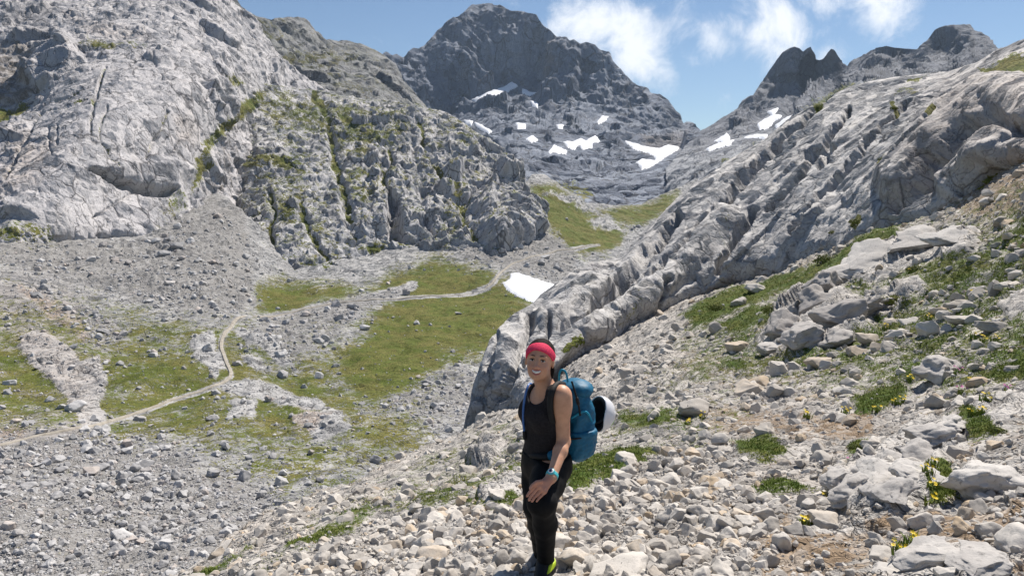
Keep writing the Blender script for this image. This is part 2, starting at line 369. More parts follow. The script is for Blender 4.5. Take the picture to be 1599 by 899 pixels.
# ------------------------------------------------------------------ great peak with its foothills
MAT_PEAK = terrain_mat('peak_limestone', 30.0, rock=(.225, .25, .30), rock2=(.115, .13, .165), warm=(.30, .25, .205), dirt=(.2, .18, .165), bump=.5, bdist=.25, stretch=(1, 1, .45), fac=1.0)
def rel_peak(P, X, Y, D, N):
    s = D/1400
    Q = P.copy(); Q[..., 2] *= .38; Q[..., 0] += .35*P[..., 2]*np.sign(fbm(P/400, 1, 6)); Q += 34*fbm(P/160, 4, 5)[..., None]
    d = facet(Q/230, 11, 1.1, .05, 150)*62*s + facet(Q/85, 12, 1.3, .08, 160)*27*s + facet(Q/30, 13, 1.3, .1, 130)*10*s + facet(P/10, 14, 1.1)*2.6*s
    rid = fbm(np.stack([P[..., 0]/55, P[..., 1]/55, P[..., 2]/240], -1), 4, 21, .55, True)
    d = d + rid*11*s + fbm(P/20, 4, 31)*3*s
    sn = np.zeros(np.shape(X))
    for l_, pts, *_ in SNOW:
        if l_ == 'mountain_peak': sn = np.maximum(sn, sstep(-13, -2, np.where(inside(X, Y, pts), 1, -1)*seg_dist(X, Y, pts, True)))
    top = sstep(0, 26, Y-line(SKY_G)(X)); return d*(.25+.75*top)*(1-.94*sn)+0*sn, None
def pnt_peak(P, X, Y, D, N):
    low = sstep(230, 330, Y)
    g = zones(X, Y, [('p', [(820, 290), (900, 285), (935, 325), (830, 330)], 8, .55)])*1.0
    warm = zones(X, Y, [('p', [(846, 80), (868, 60), (872, 110), (850, 125)], 9, .7), ('p', [(1000, 215), (1080, 205), (1075, 230), (1010, 240)], 8, .6)])
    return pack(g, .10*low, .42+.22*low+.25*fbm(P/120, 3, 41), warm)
SKY_G = [(560, 130), (602, 81), (612, 82), (621, 79), (631, 86), (640, 79), (646, 74), (654, 76), (662, 71), (672, 60), (682, 46), (699, 34), (717, 25), (726, 17), (736, 8), (748, 6), (760, 5), (780, 6), (797, 15), (817, 18),
         (836, 23), (849, 40), (860, 48), (868, 57), (885, 59), (889, 64), (896, 61), (906, 68), (915, 66), (930, 69), (938, 78), (949, 81), (957, 96), (966, 104), (976, 116), (986, 128), (998, 135), (1009, 138), (1018, 145), (1030, 147), (1042, 154), (1053, 170), (1060, 178), (1067, 191),
         (1078, 192), (1088, 199), (1110, 222), (1130, 250)]
make_layer('mountain_peak', 560, 1125, 1.4, line(SKY_G), line([(560, 215), (700, 235), (830, 335), (1000, 345), (1060, 345), (1130, 335)]),
    [(602, 81, 1480), (650, 74, 1560), (700, 34, 1620), (760, 5, 1680), (820, 18, 1650), (868, 57, 1560), (930, 69, 1540), (998, 135, 1450), (1050, 170, 1380), (1088, 199, 1320), (640, 130, 1430), (700, 190, 1400), (760, 150, 1500), (800, 100, 1590), (720, 100, 1540),
     (800, 172, 1400), (850, 140, 1500), (900, 150, 1440), (950, 180, 1340), (1020, 200, 1280), (850, 215, 1080), (900, 228, 1020), (1000, 230, 1060), (1050, 232, 1080), (800, 225, 960), (830, 260, 760), (900, 255, 860), (960, 265, 820), (1040, 270, 720), (900, 300, 600), (960, 310, 560), (1020, 310, 540), (1090, 260, 800), (840, 320, 520), (930, 340, 480), (1060, 340, 470), (600, 200, 1150)],
    rel_peak, pnt_peak, MAT_PEAK, label='great grey limestone peak with a jagged summit ridge closing the valley')
# ------------------------------------------------------------------ twin spires and the blocky summit on the right
SKY_H = [(1040, 262), (1075, 222), (1094, 204), (1110, 196), (1127, 184), (1146, 174), (1158, 157), (1168, 150), (1176, 148), (1188, 130), (1205, 104), (1213, 92), (1222, 81), (1231, 75), (1240, 71), (1248, 75), (1254, 81), (1260, 76), (1266, 73), (1272, 88), (1276, 99), (1285, 89),
         (1293, 81), (1298, 78), (1303, 78), (1309, 89), (1316, 103), (1323, 104), (1340, 91), (1360, 79), (1370, 75), (1384, 72), (1398, 75), (1411, 76), (1431, 77), (1448, 64), (1461, 47), (1470, 42), (1485, 39), (1500, 38), (1515, 38), (1523, 49), (1533, 51), (1542, 57), (1557, 74), (1580, 95), (1640, 140)]
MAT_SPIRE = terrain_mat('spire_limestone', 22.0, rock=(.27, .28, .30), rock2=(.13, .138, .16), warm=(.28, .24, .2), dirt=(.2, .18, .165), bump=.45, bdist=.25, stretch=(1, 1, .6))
def rel_spire(P, X, Y, D, N):
    s = D/1000
    Q = P.copy(); Q[..., 2] *= .45
    d = facet(Q/120, 51, 1.2, .05, 130)*24*s+facet(Q/42, 52, 1.2, .08, 100)*13*s+facet(P/15, 53, 1.2, .1, 70)*5*s+facet(P/7, 56, 1.1)*1.4*s
    d = d+fbm(P/16, 4, 55)*1.6*s+fbm(np.stack([P[..., 0]/30, P[..., 1]/30, P[..., 2]/150], -1), 3, 57, .5, True)*4*s
    # the notch gully between the spires
    d = d-16*s*strip(X, Y, [(1276, 97), (1265, 120), (1235, 165), (1200, 195)], 1, 14)+9*s*strip(X, Y, [(1303, 85), (1285, 130), (1250, 170)], 2, 14)
    sn = np.zeros(np.shape(X))
    for l_, pts, *_ in SNOW:
        if l_ == 'rocky_summits': sn = np.maximum(sn, sstep(-12, -2, np.where(inside(X, Y, pts), 1, -1)*seg_dist(X, Y, pts, True)))
    return d*(.22+.78*sstep(0, 22, Y-line(SKY_H)(X)))*(1-.94*sn), None
def pnt_spire(P, X, Y, D, N):
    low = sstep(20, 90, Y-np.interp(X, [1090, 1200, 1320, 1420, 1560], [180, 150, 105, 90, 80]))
    g = zones(X, Y, [('p', [(1270, 165), (1330, 132), (1380, 125), (1300, 165), (1280, 180)], 6, .6), ('p', [(1125, 250), (1180, 225), (1195, 222), (1150, 252), (1125, 262)], 6, .6), ('p', [(1240, 185), (1290, 160), (1260, 190)], 5, .5)])
    return pack(g, .1*low, .22+.5*low+.25*fbm(P/70, 3, 61), 0*X)  # rock tone drops above the low zone: shade of the upper faces painted in
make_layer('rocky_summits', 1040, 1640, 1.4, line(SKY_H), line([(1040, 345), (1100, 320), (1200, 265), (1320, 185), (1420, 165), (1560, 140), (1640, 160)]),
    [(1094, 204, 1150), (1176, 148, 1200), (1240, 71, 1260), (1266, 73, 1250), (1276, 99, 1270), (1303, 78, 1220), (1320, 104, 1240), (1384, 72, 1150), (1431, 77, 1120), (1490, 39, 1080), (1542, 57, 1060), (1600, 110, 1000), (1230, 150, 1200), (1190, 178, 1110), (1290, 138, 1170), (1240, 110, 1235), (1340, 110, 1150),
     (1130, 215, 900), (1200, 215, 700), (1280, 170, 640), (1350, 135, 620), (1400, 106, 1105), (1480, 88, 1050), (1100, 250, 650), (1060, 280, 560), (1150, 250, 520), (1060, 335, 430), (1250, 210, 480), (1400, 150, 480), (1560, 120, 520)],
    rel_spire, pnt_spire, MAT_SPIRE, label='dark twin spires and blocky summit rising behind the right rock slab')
# ------------------------------------------------------------------ dark ridge behind the knoll
SKY_F = [(360, -15), (377, 10), (400, 25), (424, 31), (444, 28), (467, 26), (480, 32), (494, 45), (510, 60), (529, 63), (547, 64), (564, 69), (587, 78), (604, 88), (618, 101), (631, 125), (651, 149), (665, 165), (690, 195)]
MAT_RIDGE = terrain_mat('ridge_limestone', 11.0, rock=(.27, .27, .275), rock2=(.15, .155, .15), bump=.5, bdist=.3, grass=(.075, .085, .03), grass2=(.12, .11, .05))
def rel_ridge(P, X, Y, D, N):
    d = facet(P/48, 71, 1.2, .05, 110)*11+facet(P/17, 72, 1.2, .1, 70)*4.4+facet(P/6, 73, 1.1)*1.6+fbm(P/9, 4, 75)*1.2
    return d*(.25+.75*sstep(0, 20, Y-line(SKY_F)(X))), None
def pnt_ridge(P, X, Y, D, N):
    g = .22+.35*fbm(P/40, 3, 81)+zones(X, Y, [('p', [(420, 95), (520, 75), (530, 85), (450, 105)], 8, .4), ('p', [(470, 110), (500, 100), (560, 85), (530, 100)], 6, .35), ('p', [(370, 10), (400, 28), (440, 60), (420, 62), (385, 30)], 8, .35)])
    return pack(g+.5*(N[..., 2]-.55), 0*X, .45+.3*fbm(P/25, 3, 83), 0*X)
make_layer('ridge', 360, 690, 1.4, line(SKY_F), line([(360, 200), (690, 230)]),
    [(380, 15, 560), (467, 26, 680), (530, 63, 700), (600, 88, 700), (665, 165, 640), (400, 150, 440), (500, 130, 520), (600, 140, 560), (500, 180, 440), (600, 190, 470), (690, 220, 520)],
    rel_ridge, pnt_ridge, MAT_RIDGE, label='dark mossy ridge falling from the cliff toward the great peak')
# ------------------------------------------------------------------ pale cliff on the left
MAT_CLIFF = terrain_mat('cliff_limestone', 5.5, rock=(.47, .455, .46), rock2=(.30, .293, .30), dirt=(.25, .22, .19), warm=(.46, .385, .33), bump=.55, bdist=.3, stretch=(1, 1, .6), fac=.6)
CRACKS_D = [([(165, 105), (150, 140), (145, 175), (140, 203)], 1.5), ([(262, 172), (250, 205), (235, 235), (228, 258)], 1.6), ([(168, 165), (158, 190), (155, 215), (165, 230), (180, 262)], 1.0), ([(70, 178), (52, 195), (42, 215), (20, 250), (5, 275)], 2.0), ([(135, 155), (95, 168), (65, 180)], 1.2),
            ([(120, 145), (85, 158)], .8), ([(150, 340), (175, 320), (210, 300)], 1.0), ([(245, 100), (240, 85), (215, 90), (195, 110)], 1.0), ([(90, 195), (90, 225)], .8), ([(320, 130), (345, 160)], 2.2), ([(75, 200), (80, 240)], .7), ([(290, 190), (280, 225), (270, 240)], .9)]
def rel_cliff(P, X, Y, D, N):
    slab = poly(X, Y, [(0, 270), (60, 170), (90, 115), (180, 90), (290, 110), (330, 150), (345, 180), (310, 230), (300, 300), (230, 375), (100, 365), (40, 320)], 14)
    rough = 1-.72*slab
    d = (facet(P/26, 91, 1.2, .05, 130)*7+facet(P/9, 92, 1.2, .12, 90)*2.0)*rough+facet(P/3.4, 93, 1.0, .15, 60)*(.3+.75*rough)+fbm(P/16, 4, 95)*1.5*(.5+.5*rough)
    Q = np.stack([P[..., 0]/1.5, P[..., 1]/1.5, P[..., 2]/9], -1)
    d = d+fbm(Q, 3, 97, .5, True)*.2+fbm(P/1.6, 3, 98)*.14
    Xw, Yw = warp(X, Y, 9, 6)
    for pts, w in CRACKS_D: d = d-strip(Xw, Yw, pts, w*.3, w*1.4+1.0)*(.5+.4*w)*(.5+.8*np.clip(fbm(P/6, 2, 99)+.5, 0, 1))
    # overhang cave at the foot of the slab
    d = d+2.4*poly(*warp(X, Y, 12, 6), [(140, 262), (180, 250), (270, 250), (296, 265), (275, 296), (240, 294), (195, 284)], 12)*(1+.6*facet(P/5, 96, 1.2, .1, 90))
    d = d-5*poly(*warp(X, Y, 12, 6), [(138, 266), (165, 267), (190, 282), (215, 291), (255, 295), (275, 297), (266, 305), (225, 304), (190, 293), (160, 275)], 3.5)
    d = d+5*poly(X, Y, [(30, 95), (60, 75), (110, 65), (130, 95), (75, 110), (60, 130), (35, 125)], 8)
    d = d-2.5*poly(X, Y, [(-60, 50), (45, 55), (55, 110), (60, 140), (35, 165), (-60, 215)], 24)
    return d, None
def pnt_cliff(P, X, Y, D, N):
    g = zones(X, Y, [('p', [(-60, 155), (35, 160), (38, 190), (5, 205), (-60, 215)], 6, .85), ('p', [(300, 300), (305, 250), (330, 205), (370, 165), (400, 140), (430, 140), (395, 175), (365, 205), (330, 230), (310, 300)], 8, .8), ('p', [(120, 68), (160, 62), (235, 62), (220, 70), (150, 80)], 7, .75),
                     ('p', [(345, 115), (375, 118), (385, 130), (360, 140)], 5, .6), ('p', [(-60, 325), (20, 325), (90, 355), (100, 380), (-60, 380)], 14, .55), ('p', [(255, 310), (300, 280), (305, 330), (270, 350), (230, 378)], 9, .5)]
              + [('s', pts, 2, .5, .8) for pts, w in CRACKS_D[:6]], 1.6)
    scree = zones(X, Y, [('p', [(-60, 55), (45, 55), (60, 110), (60, 135), (30, 160), (-60, 160)], 10, .7), ('p', [(310, 300), (330, 240), (350, 215), (380, 200), (370, 330), (300, 360), (250, 380)], 12, .45), ('p', [(190, 10), (240, 20), (290, 50), (230, 40)], 10, .35)])
    warm = zones(X, Y, [('p', [(30, 210), (90, 220), (60, 280), (0, 300), (0, 260)], 16, .55), ('p', [(100, 20), (170, 40), (240, 55), (150, 58)], 12, .5), ('p', [(270, 180), (300, 175), (310, 220), (280, 230)], 12, .4)])
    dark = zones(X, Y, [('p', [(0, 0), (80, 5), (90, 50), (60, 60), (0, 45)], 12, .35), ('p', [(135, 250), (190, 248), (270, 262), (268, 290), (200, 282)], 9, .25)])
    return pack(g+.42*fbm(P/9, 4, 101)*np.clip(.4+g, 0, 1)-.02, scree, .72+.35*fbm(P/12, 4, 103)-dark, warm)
make_layer('cliff', -60, 515, 1.6, line([(-60, -75), (250, -75), (330, -28), (362, 0), (377, 13), (400, 27), (430, 78), (470, 115), (515, 142)]),
    line([(-60, 405), (220, 400), (300, 360), (340, 340), (515, 300)]),
    [(0, 380, 180), (220, 370, 215), (100, 375, 195), (0, 300, 196), (200, 300, 226), (100, 200, 228), (250, 200, 252), (40, 165, 262), (20, 100, 300), (0, 0, 345), (150, 70, 300), (150, 0, 365), (330, 120, 300), (350, 0, 410), (400, 30, 425), (340, 60, 355), (300, 300, 250), (370, 200, 312), (450, 100, 425), (500, 140, 445),
     (0, -60, 385), (400, -60, 460), (300, 370, 236), (0, 410, 181), (220, 405, 218), (100, 408, 196), (440, 300, 330)],
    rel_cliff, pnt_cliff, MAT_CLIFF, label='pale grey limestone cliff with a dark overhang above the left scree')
# ------------------------------------------------------------------ grassy rock knoll in the middle
SKY_E = [(335, 165), (347, 140), (375, 131), (390, 128), (427, 133), (460, 137), (520, 143), (530, 149), (574, 155), (618, 157), (641, 165), (672, 169), (699, 176), (719, 189), (746, 206), (773, 226), (800, 246), (817, 270), (827, 297), (838, 320), (844, 345), (860, 385)]
MAT_KNOLL = terrain_mat('knoll_limestone', 5.0, rock=(.47, .463, .468), rock2=(.28, .278, .285), dirt=(.26, .235, .2), bump=.6, bdist=.3, stretch=(1, 1, .6), grass=(.10, .125, .02), grass2=(.16, .15, .04))
GULLY_E = [([(492, 145), (512, 185), (520, 215), (528, 260), (535, 290), (545, 340)], 3.5), ([(655, 190), (660, 215), (668, 240), (690, 275)], 2.2), ([(610, 230), (606, 260), (600, 290)], 2.0), ([(700, 260), (712, 295), (722, 330), (740, 370)], 2.6), ([(470, 320), (480, 360), (505, 395), (525, 430)], 1.8), ([(420, 300), (425, 330), (418, 360), (425, 400)], 1.8),
           ([(610, 330), (618, 365), (640, 375)], 3.0), ([(570, 240), (575, 290), (580, 340)], 1.6), ([(755, 300), (770, 330), (768, 360)], 2.2), ([(640, 200), (650, 250), (662, 300), (668, 350)], 1.6)]
def rel_knoll(P, X, Y, D, N):
    right = sstep(480, 620, X)
    Q = np.stack([P[..., 0], P[..., 1], P[..., 2]*.55], -1)
    d = (facet(Q/20, 111, 1.2, .06, 130)*(3+4*right)+facet(Q/7.5, 112, 1.2, .14, 90)*(1.7+1.6*right)+facet(P/3.0, 113, 1.1, .15, 60)*1.1)+fbm(P/14, 4, 115)*1.3
    d = d+fbm(np.stack([P[..., 0]/5, P[..., 1]/5, P[..., 2]/24], -1), 4, 117, .5, True)*(.5+.9*right)+fbm(P/1.5, 3, 118)*.16
    Xw, Yw = warp(X, Y, 16, 10)
    for pts, w in GULLY_E: d = d-strip(Xw, Yw, pts, w*.5, w*2.4+3)*(.6+.45*w)
    d = d-6*poly(X, Y, [(608, 300), (622, 312), (628, 370), (612, 372), (604, 340)], 6)+6*poly(X, Y, [(700, 255), (722, 262), (716, 275), (695, 272)], 5)+7*poly(X, Y, [(775, 258), (812, 265), (815, 280), (785, 275)], 5)+6*poly(X, Y, [(752, 290), (775, 285), (776, 305), (755, 306)], 5)
    d = d+9*poly(X, Y, [(745, 320), (790, 310), (840, 345), (835, 385), (770, 395)], 14)
    return d*(.35+.65*sstep(0, 14, Y-line(SKY_E)(X))), None
def pnt_knoll(P, X, Y, D, N):
    g = zones(X, Y, [('p', [(345, 140), (395, 135), (520, 150), (640, 170), (660, 200), (600, 240), (560, 260), (480, 215), (420, 175), (380, 190)], 20, .52), ('p', [(375, 245), (420, 235), (470, 250), (480, 270), (430, 262), (375, 275)], 7, .7), ('p', [(400, 290), (470, 300), (480, 340), (440, 350), (410, 330)], 14, .5),
                     ('p', [(530, 270), (600, 230), (640, 290), (600, 320), (540, 320)], 16, .42), ('p', [(570, 380), (600, 375), (650, 410), (610, 420), (580, 410)], 8, .75), ('p', [(335, 160), (390, 145), (370, 240), (335, 330)], 10, .7), ('p', [(690, 280), (720, 300), (735, 350), (715, 345)], 8, .65), ('p', [(395, 440), (560, 440), (560, 470), (395, 470)], 8, .85),
                     ('p', [(780, 390), (840, 380), (850, 400), (780, 420)], 6, .5), ('p', [(620, 395), (700, 400), (700, 430), (620, 430)], 6, .7), ('p', [(800, 300), (845, 310), (850, 400), (825, 380)], 8, .5)]
              + [('s', pts, 3, .75, w*.8) for pts, w in GULLY_E[:6]], 1.6)
    g = np.maximum(g, .30)+.46*fbm(P/9, 4, 121)+.55*(N[..., 2]-.58)
    scree = zones(X, Y, [('p', [(335, 230), (385, 230), (400, 320), (395, 440), (335, 360)], 12, .4), ('p', [(620, 370), (690, 370), (760, 400), (780, 425), (680, 420)], 10, .45)])
    return pack(g, scree, .62+.35*fbm(P/8, 4, 123), 0*X)
make_layer('rocky_knoll', 335, 855, 1.35, line(SKY_E), line([(335, 360), (400, 480), (540, 480), (620, 440), (700, 432), (780, 435), (830, 425), (855, 405)]),
    [(335, 170, 365), (335, 300, 300), (375, 131, 370), (390, 128, 372), (460, 137, 388), (520, 143, 392), (620, 157, 392), (700, 176, 382), (746, 206, 367), (800, 246, 347), (827, 297, 325), (850, 385, 292), (400, 200, 330), (400, 300, 283), (400, 440, 225), (450, 450, 222), (450, 230, 318), (500, 300, 282), (520, 450, 224), (600, 250, 312), (600, 390, 247),
     (700, 300, 292), (700, 395, 245), (760, 300, 305), (780, 400, 243), (835, 395, 266), (600, 440, 246), (700, 432, 246), (780, 435, 243), (400, 480, 225), (520, 480, 225), (850, 420, 270), (520, 200, 345), (640, 200, 350)],
    rel_knoll, pnt_knoll, MAT_KNOLL, label='steep grey rock knoll streaked with turf above the meadow')
# ------------------------------------------------------------------ valley floor
TOP_C = [(-70, 350), (150, 358), (230, 352), (300, 312), (340, 300), (400, 350), (460, 420), (600, 390), (680, 380), (760, 360), (800, 318), (830, 272), (850, 272), (880, 292), (915, 316), (960, 322), (1000, 318), (1040, 302), (1090, 277)]
MAT_VALLEY = terrain_mat('valley_scree_and_turf', 2.2, rock=(.43, .425, .42), rock2=(.26, .258, .258), dirt=(.31, .298, .285), warm=(.40, .30, .23), bump=.7, bdist=.35)
OUT_C = [[(30, 525), (60, 515), (110, 545), (160, 590), (165, 660), (130, 665), (90, 600), (40, 560)], [(75, 570), (150, 560), (165, 600), (120, 610)], [(300, 525), (330, 520), (350, 570), (340, 590), (305, 560)], [(368, 512), (425, 520), (445, 555), (465, 570), (430, 560), (395, 540), (370, 525)], [(375, 555), (400, 552), (428, 575), (400, 570)],
         [(330, 595), (400, 588), (460, 602), (520, 640), (480, 650), (400, 620), (350, 610)], [(362, 625), (400, 622), (400, 652), (362, 655)], [(460, 655), (520, 645), (545, 670), (500, 690)], [(910, 345), (945, 342), (985, 360), (940, 362)], [(850, 300), (880, 305), (915, 325), (895, 325)]]
def valley_scree(X, Y):
    return zones(X, Y, [('p', [(-70, 360), (230, 375), (330, 300), (390, 330), (400, 470), (360, 500), (250, 480), (120, 440), (-70, 400)], 25, .9), ('p', [(-70, 700), (120, 675), (250, 700), (420, 760), (420, 830), (250, 930), (-70, 930)], 35, .95), ('p', [(510, 470), (640, 448), (620, 465), (560, 490), (530, 530), (440, 560), (380, 520), (400, 500)], 10, .7),
                        ('p', [(690, 390), (780, 360), (850, 350), (900, 390), (890, 440), (780, 420)], 12, .95), ('p', [(640, 600), (720, 570), (760, 600), (720, 670), (560, 650)], 20, .7), ('p', [(-70, 440), (100, 450), (200, 520), (160, 560), (60, 470)], 20, .5)])
def rel_valley(P, X, Y, D, N):
    pth = seg_dist(X, Y, PATH)*D/F_PX; keep = sstep(.8, 4.0, pth)
    sc = valley_scree(X, Y)
    d = fbm(P/22, 4, 131)*2.0+fbm(P/5, 4, 133)*.55*(.4+.6*keep)
    out = zones(X, Y, [('p', o, 7, 1) for o in OUT_C])
    rock = np.maximum(out, .0)
    d = d+out*(.45+facet(P/3.6, 137, 1.1, .2)*.7+facet(P/1.3, 138, 1.0)*.25)*D/120*keep
    d = d+facet(P/2.2, 135, 1.0)*.42*(.2+.8*sc)*keep*np.clip(D/90, .5, 2)+facet(P/.9, 136, 1.0)*.16*(.3+.7*sc)*keep
    d = d+fbm(P/.8, 3, 139)*.10*keep
    snow = poly(X, Y, [(770, 430), (800, 410), (900, 440), (880, 480), (830, 490)], 12)
    return d*(1-.6*snow), None
def pnt_valley(P, X, Y, D, N):
    out = zones(X, Y, [('p', o, 5, 1) for o in OUT_C]); sc = valley_scree(X, Y)
    g = zones(X, Y, [('p', [(530, 575), (580, 505), (640, 430), (690, 403), (760, 430), (815, 455), (840, 480), (770, 545), (700, 560), (640, 610), (560, 630)], 26, .95), ('p', [(395, 445), (440, 440), (560, 455), (600, 430), (690, 400), (640, 450), (520, 470), (440, 490), (400, 480)], 14, .8),
                     ('p', [(380, 560), (560, 600), (640, 640), (560, 690), (430, 690), (330, 640), (240, 650), (250, 690), (330, 700)], 40, .52), ('p', [(830, 290), (870, 290), (920, 335), (985, 355), (950, 395), (880, 400), (850, 345)], 8, .85), ('p', [(930, 330), (1000, 318), (1060, 300), (1040, 335), (990, 350), (960, 345)], 7, .7),
                     ('p', [(200, 500), (300, 480), (330, 560), (290, 610), (200, 600)], 40, .45), ('p', [(-70, 530), (60, 540), (130, 640), (90, 670), (-70, 690)], 30, .5), ('p', [(400, 575), (520, 570), (540, 640), (440, 610)], 25, .55), ('p', [(420, 690), (620, 680), (660, 720), (480, 760), (400, 730)], 30, .4), ('p', [(-70, 330), (20, 335), (100, 380), (60, 390), (-70, 360)], 14, .5),
                     ('p', [(150, 660), (330, 600), (360, 640), (330, 690), (180, 700)], 14, .55), ('p', [(10, 790), (110, 800), (200, 850), (90, 870)], 30, .3), ('p', [(-70, 480), (200, 480), (420, 500), (640, 560), (720, 620), (640, 720), (420, 740), (200, 690), (-70, 690)], 60, .56), ('p', [(300, 740), (480, 700), (560, 720), (420, 800)], 40, .42)], 2.0)
    trk = strip(X, Y, [(510, 492), (560, 476), (600, 462), (645, 447)], 4, 7)
    n1 = fbm(P/9, 4, 141); n2 = fbm(P/2.2, 3, 143)
    g = g*(1-.85*out)*(1-.55*sc*(g < .95))*(1-trk)+.34*n1+.26*n2+.16*(1-out)*(1-.6*sc)
    g = g*(1-strip(X, Y, PATH, 2, 3)*.8)
    warm = zones(X, Y, [('p', [(20, 445), (60, 450), (130, 500), (140, 540), (110, 525), (60, 480)], 8, 1.0), ('p', [(-70, 660), (50, 665), (40, 690), (-70, 695)], 8, .9), ('p', [(455, 645), (520, 655), (480, 675), (460, 680)], 6, .7), ('p', [(-70, 440), (100, 450), (160, 520), (150, 700), (-70, 720)], 60, .35)])
    return pack(g, sc*.75*(1-out)+.15, .5+.22*n1+.12*n2+.2*out-.06*sc, warm)
make_layer('valley_floor', -70, 1090, 2.0, line(TOP_C), line([(-70, 940), (300, 935), (600, 830), (760, 720), (1090, 480)]),
    [(0, 899, 41), (150, 899, 40), (260, 899, 39), (-60, 920, 39), (0, 800, 51), (300, 800, 53), (500, 800, 52), (700, 700, 76), (0, 697, 73), (143, 665, 83), (276, 621, 101), (362, 583, 113), (345, 533, 135), (367, 503, 154), (460, 483, 174), (618, 468, 188), (733, 455, 198), (773, 440, 208), (800, 411, 232), (868, 393, 256), (935, 381, 276),
     (0, 550, 116), (150, 500, 142), (0, 450, 150), (0, 380, 180), (220, 370, 215), (200, 430, 177), (330, 300, 268), (330, 400, 203), (450, 455, 203), (450, 430, 217), (600, 400, 242), (700, 395, 243), (600, 540, 141), (700, 560, 134), (750, 600, 115), (600, 640, 96), (500, 700, 76), (840, 300, 330), (860, 340, 292), (930, 320, 350), (1000, 322, 375), (1040, 305, 400), (940, 390, 268),
     (850, 470, 190), (825, 440, 207), (900, 560, 135), (1000, 400, 265), (1090, 280, 430)],
    rel_valley, pnt_valley, MAT_VALLEY, label='broad valley floor of scree, turf and bedrock below the hiker')
# ------------------------------------------------------------------ tilted rock slab on the right
TOP_B = [(718, 684), (722, 672), (731, 635), (739, 603), (748, 572), (763, 530), (780, 509), (800, 491), (817, 481), (834, 472), (844, 462), (871, 445), (898, 425), (922, 409), (962, 403), (969, 398), (996, 371), (1030, 340), (1060, 310), (1085, 290), (1138, 252), (1195, 219), (1229, 190), (1276, 163), (1323, 139), (1363, 128), (1397, 121), (1481, 111), (1525, 98), (1562, 75), (1596, 62), (1665, 30), (1900, -70)]
BASE_B = [(718, 676), (760, 652), (820, 635), (888, 572), (935, 546), (969, 520), (1030, 496), (1070, 467), (1127, 436), (1202, 427), (1269, 411), (1316, 381), (1397, 350), (1441, 340), (1488, 307), (1599, 250), (1665, 218), (1900, 110)]
MAT_SLAB = terrain_mat('slab_limestone', .95, rock=(.50, .49, .482), rock2=(.32, .312, .312), warm=(.40, .33, .285), bump=.55, bdist=.3, crack=.5, fac=.78)
CRK_B = [([(1599, 205), (1560, 190), (1520, 205), (1490, 232), (1470, 262), (1445, 290), (1400, 325)], 5.0), ([(1490, 160), (1450, 215), (1400, 262)], 2.5), ([(1300, 150), (1240, 215), (1180, 265), (1120, 330), (1060, 400), (1000, 450), (905, 500)], 3.0), ([(1180, 330), (1150, 370), (1120, 425)], 3.0), ([(1060, 345), (1020, 400), (985, 440), (930, 478)], 3.5),
         ([(1040, 445), (1025, 470), (1028, 490)], 2.0), ([(990, 430), (945, 475), (905, 502), (880, 508)], 3.5), ([(775, 520), (770, 560), (765, 590), (740, 660)], 2.5), ([(830, 490), (822, 520), (800, 560), (775, 620)], 3.0), ([(860, 500), (850, 530), (815, 560)], 2.0), ([(1420, 165), (1350, 235), (1290, 300), (1240, 370)], 2.2), ([(1330, 180), (1280, 240), (1260, 260), (1200, 330)], 2.2), ([(1260, 245), (1300, 235), (1280, 262)], 2.0), ([(1599, 280), (1560, 268), (1500, 300)], 3.0)]
BULGE_B = [([(1599, 150), (1540, 150), (1480, 190), (1440, 240), (1400, 290)], 26, 2.0), ([(1600, 240), (1540, 245), (1480, 290)], 18, 1.6), ([(1130, 345), (1080, 400), (1010, 460), (930, 505)], 22, 1.5), ([(1010, 400), (960, 440), (900, 470), (850, 495)], 15, 1.5), ([(905, 520), (870, 560), (830, 610)], 18, 1.2), ([(790, 530), (765, 580), (745, 650)], 12, 1.2)]
def rel_slab(P, X, Y, D, N):
    ax = np.array([.80, .25, .54]); ax /= np.linalg.norm(ax)       # grooves run down the dip
    al = P@ax; T = P-al[..., None]*ax
    wv = fbm(P/9, 3, 150)[..., None]*1.6
    Q = T+wv+ax*al[..., None]*.09
    d = fbm(Q/3.0, 4, 151, .5, True)*.22+fbm(Q/.9, 3, 152, .5, True)*.10+fbm(P/12, 3, 153)*.7
    Q2 = T+wv+ax*al[..., None]*.30
    lowr = sstep(40, 170, Y-line(TOP_B)(X)); nose = 1-sstep(900, 1080, X)
    d = d+facet(Q2/3.6, 154, 1.1, .06, 120)*(.14+.38*lowr+.6*nose)+facet(Q2/1.3, 155, 1.0, .12, 80)*(.08+.22*lowr+.1*nose)+facet(P/.5, 156, 1.0, .1, 50)*.05+fbm(P/.5, 3, 158)*.03
    for pts, w, a in BULGE_B: d = d+.36*a*strip(X, Y, pts, w*.25, w*1.15)*(D/36)
    Xw, Yw = warp(X, Y, 12, 9)
    for pts, w in CRK_B: d = d-strip(Xw, Yw, pts, w*.5, w*2.0+1.5)*(.2+.17*w)*(D/36)
    return d*(.3+.7*sstep(0, 16, Y-line(TOP_B)(X)))*(.3+.7*sstep(-30, 30, line(BASE_B)(X)-Y)), None
